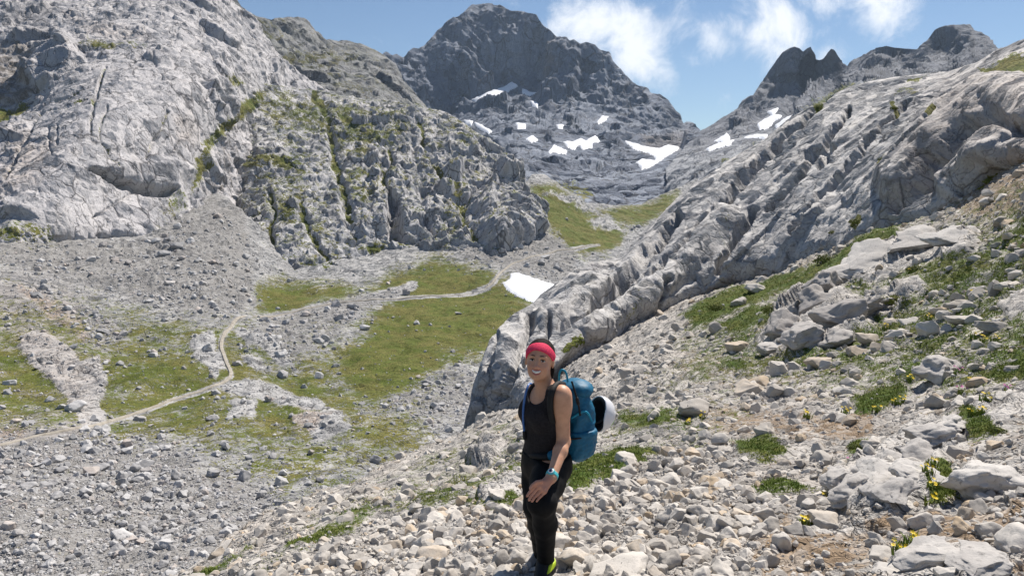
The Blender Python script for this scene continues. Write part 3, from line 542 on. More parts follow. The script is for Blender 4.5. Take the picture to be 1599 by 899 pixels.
def pnt_slab(P, X, Y, D, N):
    low = line(BASE_B)(X)-Y
    g = zones(X, Y, [('p', [(1530, 110), (1599, 88), (1665, 85), (1665, 112), (1540, 122)], 5, .95), ('p', [(1420, 125), (1450, 120), (1440, 132), (1415, 135)], 3, .8), ('s', [(1395, 165), (1400, 180)], 3, .85, 3), ('s', [(1465, 188), (1470, 190)], 3, .9, 5), ('p', [(1275, 163), (1300, 155), (1290, 178), (1275, 178)], 4, .9), ('s', [(1385, 268), (1392, 264)], 3, .85, 4),
                     ('s', [(1430, 145), (1400, 150)], 3, .6, 2), ('s', [(1510, 305), (1545, 280), (1555, 278)], 4, .9, 6), ('s', [(1340, 345), (1335, 350)], 4, .9, 7), ('s', [(1000, 470), (960, 512)], 4, .45, 3), ('s', [(905, 532), (880, 548)], 3, .7, 4), ('s', [(1140, 350), (1120, 420)], 3, .35, 2)])
    warm = zones(X, Y, [('p', [(1480, 130), (1665, 110), (1665, 240), (1520, 250), (1440, 300), (1420, 260)], 50, .5), ('p', [(1540, 250), (1665, 200), (1665, 330), (1500, 350)], 20, .9)])
    return pack(g+.1*fbm(P/1.2, 3, 161)-.06, sstep(16, -8, low)*.6, .52+.3*fbm(P/5, 4, 163)+.1*fbm(P/1.1, 3, 165), warm)
for _n, _x0, _x1, _st in (('rock_slab', 718, 1690, 1.6), ('rock_slab_shoulder', 1690, 1900, 6.0)): make_layer(_n, _x0, _x1, _st, line(TOP_B), lambda x: line(BASE_B)(x)+45,
    [(722, 672, 27), (731, 635, 27.3), (739, 603, 27.8), (763, 530, 29), (800, 491, 30.5), (834, 472, 32), (871, 445, 34), (922, 409, 36.5), (962, 403, 38.5), (1030, 340, 41), (1085, 290, 43), (1138, 252, 44.5), (1195, 219, 45.5), (1276, 163, 46), (1363, 128, 45), (1481, 111, 42), (1562, 75, 38), (1620, 50, 36),
     (760, 652, 26), (820, 635, 24.5), (888, 572, 27), (935, 546, 28.5), (969, 520, 30), (1030, 496, 32), (1070, 467, 33), (1127, 436, 33.5), (1202, 427, 32.5), (1269, 411, 31), (1316, 381, 29.5), (1397, 350, 27.5), (1441, 340, 26.5), (1488, 307, 25.5), (1599, 250, 22.5),
     (800, 560, 26.6), (850, 520, 28.5), (930, 470, 31.5), (1000, 430, 34), (1080, 380, 36.3), (1150, 340, 37), (1250, 280, 37), (1350, 220, 36.6), (1450, 180, 34.3), (1550, 150, 30), (1200, 370, 34.6), (1300, 320, 32.8), (1450, 260, 29.3), (1665, 218, 20.5), (1665, 120, 27), (1900, 110, 16.5), (1900, -70, 28)]+[(x, float(line(BASE_B)(x))+45, d*1.03) for x, d in ((722, 27), (820, 24.5), (888, 27), (969, 30), (1070, 33), (1202, 32.5), (1316, 29.5), (1441, 26.5), (1599, 22.5), (1665, 20.5), (1900, 16.5))],
    rel_slab, pnt_slab, MAT_SLAB, label='huge tilted grey limestone slab with dark grooves behind the hiker' if _st < 2 else 'upper shoulder of the tilted limestone slab')
# ------------------------------------------------------------------ stony slope the hiker stands on
TOP_A = [(180, 945), (253, 901), (319, 866), (382, 826), (432, 800), (530, 757), (597, 729), (641, 711), (692, 688), (722, 672), (760, 640), (820, 610), (888, 550), (935, 520), (969, 495), (1030, 470), (1070, 442), (1127, 410), (1202, 400), (1269, 385), (1316, 352), (1397, 320), (1441, 310), (1488, 275), (1599, 220), (1665, 190), (1900, 82), (2350, -60)]
MAT_SLOPE = terrain_mat('slope_gravel_and_turf', .26, rock=(.53, .505, .475), rock2=(.34, .32, .295), dirt=(.35, .255, .17), warm=(.44, .36, .29), grass=(.075, .125, .015), grass2=(.15, .155, .03), bump=.8, bdist=.35)
GRASS_A = [('p', [(870, 740), (930, 715), (1000, 700), (1040, 710), (960, 745), (900, 765)], 7, 1.0), ('p', [(960, 650), (1040, 640), (1080, 655), (1040, 680), (970, 675)], 9, .75), ('p', [(720, 775), (800, 765), (820, 785), (770, 800), (735, 795)], 8, .8), ('p', [(430, 860), (480, 835), (560, 800), (600, 790), (540, 830), (470, 862)], 7, .95),
           ('p', [(640, 780), (700, 760), (770, 745), (740, 770), (660, 795)], 8, .8), ('p', [(280, 899), (320, 880), (400, 840), (330, 899)], 8, .9), ('p', [(560, 750), (650, 720), (760, 680), (760, 710), (640, 750)], 14, .55), ('p', [(720, 680), (800, 655), (820, 675), (740, 705)], 10, .6),
           ('p', [(1060, 490), (1120, 455), (1220, 430), (1300, 405), (1340, 375), (1420, 345), (1400, 375), (1320, 415), (1240, 450), (1180, 475), (1090, 520)], 8, 1.0), ('p', [(1110, 520), (1180, 475), (1225, 480), (1215, 505), (1150, 525)], 8, .9), ('p', [(1390, 440), (1490, 380), (1580, 400), (1590, 430), (1490, 440), (1420, 475)], 14, .7), ('p', [(1440, 540), (1599, 470), (1665, 460), (1665, 520), (1500, 560)], 16, .65),
           ('p', [(1530, 590), (1599, 560), (1665, 560), (1665, 610), (1570, 605)], 8, 1.0), ('p', [(1330, 625), (1410, 600), (1425, 615), (1380, 640), (1335, 650)], 7, 1.0), ('p', [(1290, 560), (1370, 560), (1430, 560), (1400, 590), (1300, 590)], 12, .6), ('p', [(1140, 690), (1190, 680), (1235, 705), (1200, 725), (1150, 715)], 7, .85), ('p', [(1170, 760), (1230, 750), (1290, 775), (1240, 785), (1185, 785)], 7, .85),
           ('p', [(1500, 640), (1550, 625), (1560, 680), (1510, 690)], 7, .85), ('p', [(1060, 560), (1150, 555), (1160, 590), (1080, 600)], 12, .5), ('p', [(1480, 700), (1500, 770), (1470, 800), (1450, 790), (1465, 740)], 5, .8), ('p', [(1130, 570), (1180, 560), (1170, 585), (1135, 592)], 6, .7), ('p', [(1330, 690), (1360, 685), (1350, 715), (1325, 710)], 5, .9)]
DIRT_A = [('p', [(1270, 655), (1360, 640), (1370, 680), (1280, 690)], 10, 1.0), ('p', [(1050, 620), (1330, 640), (1330, 700), (1100, 690)], 30, .65), ('p', [(1180, 860), (1350, 830), (1599, 790), (1665, 800), (1665, 850), (1400, 850), (1200, 930)], 14, .9), ('p', [(1440, 300), (1665, 240), (1665, 320), (1520, 345)], 14, .75), ('p', [(1060, 520), (1250, 560), (1200, 620), (1040, 610)], 25, .5), ('p', [(1130, 800), (1200, 790), (1290, 850), (1190, 890)], 14, .7), ('p', [(720, 800), (850, 790), (850, 820), (720, 830)], 10, .5)]
ROCK_A = [([(1290, 770), (1330, 730), (1400, 690), (1440, 655), (1490, 660), (1500, 690), (1480, 740), (1450, 790), (1400, 820), (1330, 815)], 8, .24), ([(1185, 545), (1225, 480), (1280, 430), (1305, 445), (1360, 480), (1365, 520), (1300, 545), (1240, 565)], 12, .6), ([(1310, 420), (1400, 375), (1520, 360), (1530, 378), (1420, 415), (1350, 445)], 7, .38), ([(1370, 899), (1430, 870), (1520, 868), (1590, 899), (1590, 960), (1370, 960)], 8, .09),
          ([(1360, 470), (1440, 440), (1450, 455), (1370, 495)], 5, .3), ([(745, 780), (790, 750), (815, 755), (810, 770), (765, 790)], 5, .2), ([(730, 730), (760, 700), (790, 695), (770, 730)], 5, .35), ([(1560, 480), (1599, 460), (1665, 440), (1665, 470), (1580, 500)], 6, .25), ([(1470, 395), (1530, 380), (1520, 400), (1480, 410)], 5, .3), ([(1510, 640), (1599, 610), (1665, 600), (1665, 640), (1560, 670)], 8, .1)]
def rel_slope(P, X, Y, D, N):
    gz = zones(X, Y, GRASS_A)
    d = fbm(P/2.6, 4, 171)*.16*np.clip(D/6, .45, 2.2)+fbm(P/.55, 3, 172)*.05*np.clip(D/7, .5, 2)+gz*.05*np.clip(D/7, .5, 2)*(1+fbm(P/.35, 2, 177))
    d = d+(facet(P/.33, 173, 1.0, .05, 70)*.075+facet(P/1.0, 179, 1.1, .05, 90)*.14*np.clip((D-5)/6, 0, 1)+facet(P/.12, 174, 1.0)*.02)*(1-gz)
    ax = np.array([.85, .2, .45]); ax /= np.linalg.norm(ax); al = P@ax; Q = P-al[..., None]*ax*.6
    for pts, soft, h in ROCK_A:
        m = poly(X, Y, pts, soft); s = h*2.2+.12
        d = d+m*(h*.6+facet(Q/s, 175, 1.2, .2, 110)*h*1.0+facet(Q/(s*.36), 176, 1.1, .2, 70)*h*.4+fbm(P/(s*.3), 3, 178)*h*.1)
    hik = 1-sstep(.25, .7, np.hypot(P[..., 0]-HIK[0], P[..., 1]-HIK[1]))
    return d*(1-.85*hik), None
def pnt_slope(P, X, Y, D, N):
    rk = zones(X, Y, [('p', p, s*.7, 1) for p, s, h in ROCK_A])
    g = zones(X, Y, GRASS_A+[('p', [(1000, 600), (1080, 480), (1250, 410), (1450, 330), (1700, 240), (1700, 640), (1450, 640), (1200, 620)], 50, .64), ('p', [(330, 930), (480, 800), (740, 680), (850, 640), (850, 760), (700, 800), (520, 850), (400, 930)], 30, .52), ('p', [(900, 660), (1100, 600), (1200, 640), (1100, 720), (940, 720)], 30, .46)], 2.0)*(1-.85*rk)
    g = g+(.40*fbm(P/.9, 4, 181)+.30*fbm(P/.28, 3, 183))*np.clip(.35+g*1.6, 0, 1)-.03
    dirt = np.maximum(zones(X, Y, DIRT_A), .16+.22*sstep(1000, 1200, X)+.5*fbm(P/1.6, 3, 185))*(1-.92*rk)
    warm = .12+.5*fbm(P/1.1, 3, 187)
    return pack(g, dirt, .5+.2*fbm(P/.6, 3, 189)+.22*rk, warm*(1-.5*rk))
HIK = unproject(855, 893, 3.74)
for _n, _x0, _x1, _st in (('stony_slope', 180, 1690, 2.5), ('stony_bank', 1690, 2350, 7.0)): make_layer(_n, _x0, _x1, _st, line(TOP_A), lambda x: 0*x+975.0,
    [(855, 905, 3.74), (800, 899, 3.78), (1599, 899, 2.8), (1300, 899, 3.2), (1050, 899, 3.5), (600, 899, 4.4), (400, 899, 5.3), (253, 899, 6.6), (319, 866, 7.7), (432, 800, 11), (530, 756, 14.5), (641, 711, 20), (722, 673, 26), (600, 800, 7.8), (700, 760, 9), (850, 800, 5.5), (850, 700, 10), (900, 640, 16), (888, 572, 27), (820, 635, 24.5),
     (969, 520, 30), (1070, 467, 33), (1202, 427, 32.5), (1316, 381, 29.5), (1441, 340, 26.5), (1599, 250, 22.5), (1000, 700, 8.6), (1000, 600, 16), (1200, 600, 12.2), (1200, 700, 7.1), (1200, 800, 4.7), (1400, 600, 9.5), (1400, 700, 6), (1400, 800, 4.15), (1599, 600, 7), (1599, 700, 4.7), (1599, 800, 3.5), (1599, 450, 11.5), (1400, 450, 16), (1200, 500, 20),
     (1100, 540, 20), (1665, 700, 4.5), *[(x, float(line(BASE_B)(x))-32, d_*1.4) for x, d_ in ((760, 26.5), (820, 24.5), (888, 27), (969, 30), (1070, 33), (1202, 32.5), (1316, 29.5), (1441, 26.5), (1599, 22.5))], (200, 930, 6.4), (600, 960, 3.6), (1000, 960, 2.95), (1599, 960, 2.4), (300, 960, 5), (1900, 110, 16.5), (2350, -30, 11.5), (1900, 450, 8.2), (1900, 700, 3.9), (1900, 899, 2.45), (2350, 450, 5.6), (2350, 700, 3.1), (2350, 899, 2.05), (1900, 960, 2.15), (2350, 960, 1.8), (2350, 200, 8.5)],
    rel_slope, pnt_slope, MAT_SLOPE, inv=True, toward=lambda x: np.clip(-.15+.22*x, -1.5, 1.5), label='stony mountain slope of pale scree, turf and bedrock under the hiker' if _st < 3 else 'stony bank rising beside the slope')
# ------------------------------------------------------------------ path and snow
def drape(L, poly_px, step, lift, edge_px, name, mat, thick):
    """a sheet lying on the ground inside a plan polygon, swelling to `thick` away from its rim"""
    p = np.array(poly_px, float); x0, y0 = p.min(0)-2; x1, y1 = p.max(0)+2
    nx = max(4, int((x1-x0)/step)+1); ny = max(4, int((y1-y0)/step)+1)
    X, Y = np.meshgrid(np.linspace(x0, x1, nx), np.linspace(y0, y1, ny))
    q = np.stack([X/9, Y/7, 0*X], -1); Xw = X+2.6*fbm(q, 3, 301); Yw = Y+1.8*fbm(q, 3, 302)
    d = seg_dist(Xw, Yw, p, True)*np.where(inside(Xw, Yw, p), 1, -1)
    P, N = at(L, X.ravel(), Y.ravel()); P = P.reshape(ny, nx, 3)
    Z = P.copy()
    for _ in range(14):                                                   # snow evens out the rock below
        Z[1:-1, 1:-1] = (Z[:-2, 1:-1]+Z[2:, 1:-1]+Z[1:-1, :-2]+Z[1:-1, 2:])/4
    up = np.median(N, 0)*.6+np.array([0, 0, .4])
    t = sstep(-1.2, edge_px, d)
    V = Z*t[..., None]+P*(1-t[..., None])+up*((lift+thick*t-(1-sstep(-2.5, 0, d))*(thick*.6+lift*2)))[..., None]
    ok = d > -1.6; idx = np.arange(nx*ny).reshape(ny, nx)
    keep = ok[:-1, :-1] & ok[1:, :-1] & ok[1:, 1:] & ok[:-1, 1:]
    Fc = np.stack([idx[:-1, :-1], idx[1:, :-1], idx[1:, 1:], idx[:-1, 1:]], -1)[keep]
    if len(Fc) == 0: return None
    u, inv = np.unique(Fc, return_inverse=True)
    return put(name, new_mesh(name, V.reshape(-1, 3)[u], inv.reshape(-1, 4).astype(np.int32), [mat], True))
MAT_SNOW, t, b = bsdf('snow', .6, .3)
tc = t.add('ShaderNodeTexCoord'); nn = t.noise(tc.outputs['Object'], .25, 5, .6)
t.link(t.mix(t.ramp(nn, .35, .7), (.72, .74, .78), (.86, .87, .9)), b.inputs['Base Color'])
bp = t.add('ShaderNodeBump'); bp.inputs['Strength'].default_value = .3; bp.inputs['Distance'].default_value = .3; t.link(t.noise(tc.outputs['Object'], 1.2, 3), bp.inputs['Height']); t.link(bp.outputs[0], b.inputs['Normal'])
for lay, pts, lab, grp in SNOW:
    L = LAYERS[lay]; D = at(L, *np.array(pts).mean(0))[0][0][1]; px = D/F_PX
    o = drape(L, pts, 1.1 if lay != 'valley_floor' else 1.4, (1.0 if lay != 'valley_floor' else .4)*px, 3.0, 'snow_patch', MAT_SNOW, (1.6 if lay != 'valley_floor' else 2.4)*px)
    if o: tag(o, lab or 'small white snow patch in a hollow of the distant grey mountains', 'snow', grp)

# trodden path across the valley
MAT_PATH, t, b = bsdf('path_gravel', .95, .15)
tc = t.add('ShaderNodeTexCoord'); nn = t.noise(tc.outputs['Object'], 1.1, 6, .7)
t.link(t.mix(t.ramp(nn, .3, .7), (.26, .235, .195), (.42, .385, .33)), b.inputs['Base Color'])
p = np.array(PATH, float); sl = np.concatenate([[0], np.cumsum(np.hypot(*np.diff(p, axis=0).T))]); s = np.arange(0, sl[-1], 2.0)
cx = np.interp(s, sl, p[:, 0]); cy = np.interp(s, sl, p[:, 1])
for _ in range(4): cx[1:-1] = (cx[:-2]+2*cx[1:-1]+cx[2:])/4; cy[1:-1] = (cy[:-2]+2*cy[1:-1]+cy[2:])/4
Lv = LAYERS['valley_floor']; C0, CN = at(Lv, cx, cy); tan = np.gradient(C0, axis=0); tan[:, 2] = 0; tan /= np.linalg.norm(tan, axis=1, keepdims=True)
side = np.stack([-tan[:, 1], tan[:, 0], 0*cx], -1); w = .30*(.62+.38*sstep(60, 160, C0[:, 1]))*(1+.35*perlin(np.stack([s/14, 0*s, 0*s], -1), 5))
Cs = C0.copy()
for _ in range(6): Cs[1:-1] = (Cs[:-2]+2*Cs[1:-1]+Cs[2:])/4
rows = []
for k, o in ((-1.35, -.25), (-1, .08), (-.5, .10), (0, .08), (.5, .10), (1, .08), (1.35, -.25)):
    q = Cs+side*(w*k)[:, None]
    qx, qy = project(q); g0, _ = at(Lv, qx, qy)                          # follow the cross slope of the ground
    q[:, 2] = .5*Cs[:, 2]+.5*np.clip(g0[:, 2], Cs[:, 2]-.6, Cs[:, 2]+.6)+o+.12; rows.append(q)
V = np.stack(rows, 1); n = len(s); idx = np.arange(n*7).reshape(n, 7)
put('path', new_mesh('path', V, np.stack([idx[:-1, :-1], idx[1:, :-1], idx[1:, 1:], idx[:-1, 1:]], -1).reshape(-1, 4), [MAT_PATH], True))
tag(bpy.data.objects['path'], 'narrow trodden gravel path winding across the valley', None, None, 'structure')

# ------------------------------------------------------------------ stones
def ico(sub):
    bm = bmesh.new(); bmesh.ops.create_icosphere(bm, subdivisions=sub, radius=1.0)
    V = np.array([v.co[:] for v in bm.verts]); Fc = np.array([[v.index for v in f.verts] for f in bm.faces], np.int32); bm.free(); return V, Fc
def stone(sub, seed, rough=1.0):
    """angular limestone block: a sphere cut by random planes, weathered"""
    r = np.random.default_rng(seed); V, Fc = ico(sub)
    V = V*np.array([1, r.uniform(.68, .95), r.uniform(.5, .8)])
    for _ in range(int(r.integers(11, 17))):
        n = r.normal(size=3); n[2] *= .8; n /= np.linalg.norm(n); c = r.uniform(.40, .60)*np.linalg.norm(n*[1, .8, .62])*1.12
        dd = V@n-c; V = V-np.outer(np.maximum(dd, 0), n)*1.0
    if sub >= 3:
        nrm = V/np.linalg.norm(V, axis=1, keepdims=True)
        V = V+nrm*(fbm(V*1.7+seed, 3, seed)*.10+facet(V*2.4+seed, seed, 1.0)*.09+fbm(V*7+seed, 2, seed+5)*.022)[:, None]*rough
    V -= (V.max(0)+V.min(0))/2; return V/np.abs(V[:, :2]).max(), Fc
def stone_mat(name, use_obj, light, dark, warm, scale, lichen=.5):
    m, t, b = bsdf(name, .9, .22)
    tc = t.add('ShaderNodeTexCoord'); geo = t.add('ShaderNodeNewGeometry'); pos = geo.outputs['Position']
    if use_obj:
        oi = t.add('ShaderNodeObjectInfo'); r0 = t.add('ShaderNodeAttribute', attribute_type='OBJECT', attribute_name='tone').outputs['Fac']; r1 = t.add('ShaderNodeAttribute', attribute_type='OBJECT', attribute_name='stain').outputs['Fac']
    else:
        at_ = t.add('ShaderNodeAttribute', attribute_name='tint'); sp = t.add('ShaderNodeSeparateColor'); t.link(at_.outputs['Color'], sp.inputs[0]); r0, r1 = sp.outputs[0], sp.outputs[1]
    na = t.noise(pos, 1/scale, 6, .65, .3); nb = t.noise(pos, 6/scale, 4, .7)
    tone = t.math('ADD', t.math('MULTIPLY', r0, .5), t.math('MULTIPLY', na, .62))
    col = t.mix(t.ramp(tone, .28, .8), dark, light)
    col = t.mix(t.math('MULTIPLY', t.ramp(r1, .72, 1.05, 0, .9), t.ramp(na, .3, .65, .35, 1)), col, warm)
    col = t.mix(t.ramp(nb, .52, .72, 0, lichen), col, tuple(c*.5 for c in dark))
    t.link(col, b.inputs['Base Color'])
    bp = t.add('ShaderNodeBump'); bp.inputs['Strength'].default_value = .45; bp.inputs['Distance'].default_value = scale*.12
    t.link(t.math('ADD', na, t.math('MULTIPLY', nb, .4)), bp.inputs['Height']); t.link(bp.outputs[0], b.inputs['Normal'])
    return m
NEARC = ((.56, .525, .48), (.355, .33, .30), (.50, .365, .22)); FARC = ((.50, .49, .485), (.30, .295, .295), (.43, .36, .31))
M_NEAR_O = stone_mat('scree_stone_limestone', True, *NEARC, .11); M_NEAR_S = stone_mat('scree_gravel_limestone', False, *NEARC, .07)
M_FAR_O = stone_mat('boulder_limestone', True, *FARC, .7); M_FAR_S = stone_mat('valley_rubble_limestone', False, *FARC, .7)
M_OUT = stone_mat('bedrock_limestone', True, (.52, .495, .465), (.31, .29, .275), (.46, .36, .25), .22, .75)
HI_NEAR = []; HI_FAR = []; HI_OUT = []
for k in range(9):
    V, Fc = stone(5, 560+k, 1.9); HI_OUT.append((V, new_mesh('bedrock_block', V, Fc, [M_OUT], True)))
for k in range(16):
    V, Fc = stone(4, 500+k)
    HI_NEAR.append((V, new_mesh('limestone_block', V, Fc, [M_NEAR_O], True))); HI_FAR.append((V, new_mesh('boulder_block', V, Fc, [M_FAR_O], True)))
LO = [stone(1, 700+k) for k in range(14)]; MID = [stone(2, 740+k) for k in range(14)]
def euler_np(a, b_, c):
    ca, sa, cb, sb, cc, sc_ = np.cos(a), np.sin(a), np.cos(b_), np.sin(b_), np.cos(c), np.sin(c)
    return np.stack([np.stack([cc*cb, cc*sb*sa-sc_*ca, cc*sb*ca+sc_*sa], -1), np.stack([sc_*cb, sc_*sb*sa+cc*ca, sc_*sb*ca-cc*sa], -1), np.stack([-sb, cb*sa, cb*ca], -1)], -2)
def batch(name, mat, pos, size, rot, tint, temps, label, cat):
    """all the small stones of one field as a single mesh"""
    Vs, Fs, Ts, off = [], [], [], 0; kind = np.arange(len(pos)) % len(temps[0])
    for which, sel in ((0, temps[2]), (1, ~temps[2])):
        T = temps[which]
        for k in range(len(T)):
            m = np.where(sel & (kind == k))[0]
            if not len(m): continue
            V, Fc = T[k]; Q = np.einsum('nij,vj->nvi', rot[m], V)*size[m][:, None, None]+pos[m][:, None, :]
            Vs.append(Q.reshape(-1, 3)); Fs.append((Fc[None]+off+np.arange(len(m))[:, None, None]*len(V)).reshape(-1, 3)); off += len(m)*len(V)
            Ts.append(np.repeat(tint[m], len(V), 0))
    V = np.concatenate(Vs); T = np.concatenate(Ts)
    o = put(name, new_mesh(name, V, np.concatenate(Fs).astype(np.int32), [mat], False, {'tint': np.concatenate([T, np.ones((len(T), 2))], 1)}))
    return tag(o, label, cat, None, 'stuff')
def scatter(L, n, dens, lo, hi, power, rng, ref, expo):
    """positions on a sheet, weighted by a density map; sizes by a power law"""
    w = dens.copy(); w[L.D < 2.6] = 0; w = w*np.abs(L.yb-L.yt)[None, :]; w = w.ravel()/w.sum()
    k = rng.choice(len(w), n, p=w); r = k//len(L.xs); c = k % len(L.xs)
    x = L.X[r, c]+rng.uniform(-1, 1, n)*(L.xs[1]-L.xs[0]); y = L.Y[r, c]+rng.uniform(-1, 1, n)
    P, N = at(L, x, y); u = rng.uniform(0, 1, n)
    px = (lo**(1-power)+u*(hi**(1-power)-lo**(1-power)))**(1/(1-power))
    D = P[:, 1]; s = .5*px*D/F_PX*(D/ref)**(-expo)
    return x, y, P, N, s, D
rng = np.random.default_rng(7)
def field(L, dens, n, lo, hi, power, ref, expo, manual, top_n, temps, mats, sink, obj_fn, stuff):
    x, y, P, N, s, D = scatter(L, n, dens, lo, hi, power, rng, ref, expo)
    app = s/D; order = np.argsort(-app); big = order[:top_n]; rest = order[top_n:]
    rot = euler_np(rng.uniform(-.45, .45, n), rng.uniform(-.45, .45, n), rng.uniform(0, 6.28, n))
    pos = P+N*(s*sink)[:, None]
    mid = s[rest]/D[rest] > np.quantile(app[rest], .925)
    tint = np.stack([rng.uniform(0, 1, len(rest)), rng.uniform(0, 1, len(rest))], -1)
    batch(stuff[0], stuff[1], pos[rest], s[rest], rot[rest], tint, (MID, LO, mid), stuff[2], stuff[3])
    for i in big: obj_fn(x[i], y[i], pos[i], s[i], (rng.uniform(-.4, .4), rng.uniform(-.4, .4), rng.uniform(0, 6.28)))
    for (mx, my, w_, *rest_) in manual:
        h = rest_[0] if rest_ else .62
        p0, n0 = at(L, mx, my+w_*h*.30); d0 = p0[0][1]; r = .5*w_*d0/F_PX
        obj_fn(mx, my, p0[0]+np.array([0, 0, r*h*.35]), r, (rng.uniform(-.15, .15), rng.uniform(-.15, .15), rng.uniform(-.5, .5)+(3.14 if rng.random() > .5 else 0)), h, rest_[1] if len(rest_) > 1 else None)
cnt = [0]
def put_block(name, pool, pos, s, rot, h=None):
    V, me = pool[cnt[0] % len(pool)]; cnt[0] += 1
    o = put(name, me); o.location = pos; o.rotation_euler = rot; k = 1.0
    if h is not None: k = h/max((V[:, 2].max()-V[:, 2].min())/2, .1)
    o.scale = (s, s, s*k); o['tone'] = float(rng.uniform(0, 1)); o['stain'] = float(rng.uniform(0, 1)**1.3)
    z_ = (V[:, 2].max()-V[:, 2].min())/2*k; shape = 'flat' if z_ < .48 else ('blocky' if z_ < .66 else 'rounded')
    return o, ('tan' if o['stain'] > .84 else 'pale grey' if o['tone'] > .62 else 'mid-grey' if o['tone'] > .28 else 'dark grey'), shape, abs(rot[2]) % 3.14
SCREE_A = [(440, 930), (480, 880), (600, 815), (700, 790), (790, 760), (850, 770), (960, 740), (1060, 700), (1150, 730), (1230, 790), (1200, 860), (1250, 930)]
LA = LAYERS['stony_slope']
gA = zones(LA.X, LA.Y, GRASS_A); rA = zones(LA.X, LA.Y, [('p', p_, s_, 1) for p_, s_, h_ in ROCK_A]); scA = zones(LA.X, LA.Y, [('p', SCREE_A, 25, 1.0)])
hk = 1-np.clip(1-np.hypot(LA.P[..., 0]-HIK[0], LA.P[..., 1]-HIK[1])/.16, 0, 1)
dzA = zones(LA.X, LA.Y, DIRT_A)
upA = np.clip(LA.mask[..., 0]-.35, 0, .4)/.4
densA = (.42+.2*(LA.X < 850)-.17*sstep(1050, 1250, LA.X)*(LA.Y > 590)+.62*scA)*(1-.5*upA)*(1-.45*np.clip(dzA, 0, 1)*(1-scA))*(1-.86*np.clip(gA*1.3, 0, 1))*(1-.85*rA)*(.6+.8*np.clip(fbm(LA.P/1.7, 3, 401)+.5, 0, 1))*(hk > .99)*(LA.Y < 940)*(LA.X < 1750)
MAN_A = [(893, 866, 60, .80, 'b1'), (909, 888, 36, .8, 'b2'), (968, 882, 112, .32, 'b3'), (1026, 884, 36, .7), (1024, 849, 64, .42), (971, 852, 42, .45, 'brown'), (706, 830, 38, .62), (638, 846, 32, .6), (675, 862, 56, .5), (768, 792, 28, .6), (1043, 748, 40, .7), (979, 725, 44, .5), (600, 862, 40, .5), (735, 868, 36, .6), (560, 880, 44, .5), (500, 872, 40, .75), (1087, 640, 54, .55), (1171, 607, 52, .6),
         (1156, 812, 40, .7), (1085, 782, 34, .6), (1099, 856, 40, .8), (1070, 868, 38, .6), (1242, 836, 42, .62), (1289, 816, 50, .55), (1377, 863, 52, .55), (1441, 816, 46, .75), (1588, 843, 74, .75, 'pale'), (1545, 752, 136, .50, 'huge'), (1314, 728, 28, .7), (1360, 694, 32, .7), (1468, 620, 46, .6), (1528, 628, 46, .45), (1474, 577, 78, .62, 'perched'), (1582, 584, 26, .6), (1149, 541, 40, .65), (1220, 580, 36, .7),
         (1404, 531, 38, .6), (1454, 512, 46, .7), (1340, 553, 40, .5), (1357, 533, 36, .6), (1488, 465, 38, .6), (1555, 512, 58, .4), (1181, 593, 40, .6), (1154, 470, 30, .6), (1279, 570, 44, .5), (1180, 452, 30, .6), (930, 800, 34, .6), (1000, 790, 36, .6), (1130, 760, 36, .5), (760, 830, 34, .6), (650, 885, 40, .5), (1060, 812, 34, .65), (948, 770, 26, .7), (1390, 470, 40, .45), (1420, 500, 40, .5), (1500, 500, 44, .4), (1570, 445, 40, .5), (1040, 545, 26, .6), (1000, 575, 30, .6), (945, 600, 24, .6)]
MAN_A += [(x_, y_, w_, h_, k_) for k_, L_ in (('ledge', [(1330, 792, 92, .36), (1382, 762, 104, .36), (1432, 722, 92, .42), (1402, 800, 84, .36), (1462, 690, 72, .42), (1352, 742, 72, .36), (1312, 772, 60, .42), (1442, 762, 84, .36), (1392, 722, 66, .36), (1490, 672, 60, .36)]), ('jag', [(1232, 522, 70, .6), (1272, 482, 78, .7), (1292, 452, 56, .85), (1322, 500, 84, .6), (1350, 490, 66, .5), (1262, 545, 76, .5), (1212, 545, 58, .5), (1308, 535, 70, .5), (1245, 495, 50, .7)]), ('shelf', [(1366, 408, 120, .28), (1430, 388, 110, .26), (1492, 374, 90, .26), (1335, 430, 70, .36)]), ('foot', [(1450, 893, 120, .22), (1532, 895, 112, .22), (1400, 899, 74, .28)])) for (x_, y_, w_, h_) in L_]
SPEC_A = {'b1': 'big grey boulder with a shaded side beside the hiker\'s lime shoe', 'b2': 'blocky grey stone leaning against the big boulder by the hiker\'s shoe', 'b3': 'broad flat cream rock in the scree beside the hiker\'s boulder', 'brown': 'rusty orange-brown stone lying among the pale scree', 'pale': 'large pale rounded boulder at the edge of the brown soil', 'huge': 'huge smooth pale boulder beside the cracked bedrock ledge', 'ledge': 'bedrock block of the tilted ledge beside the huge boulder', 'jag': 'block of the rugged outcrop under the shrub clump', 'shelf': 'rock shelf plate just below the turf band', 'foot': 'bedrock plate at the edge of the brown soil path', 'perched': 'grey ribbed boulder perched in green turf above the bedrock ledge'}
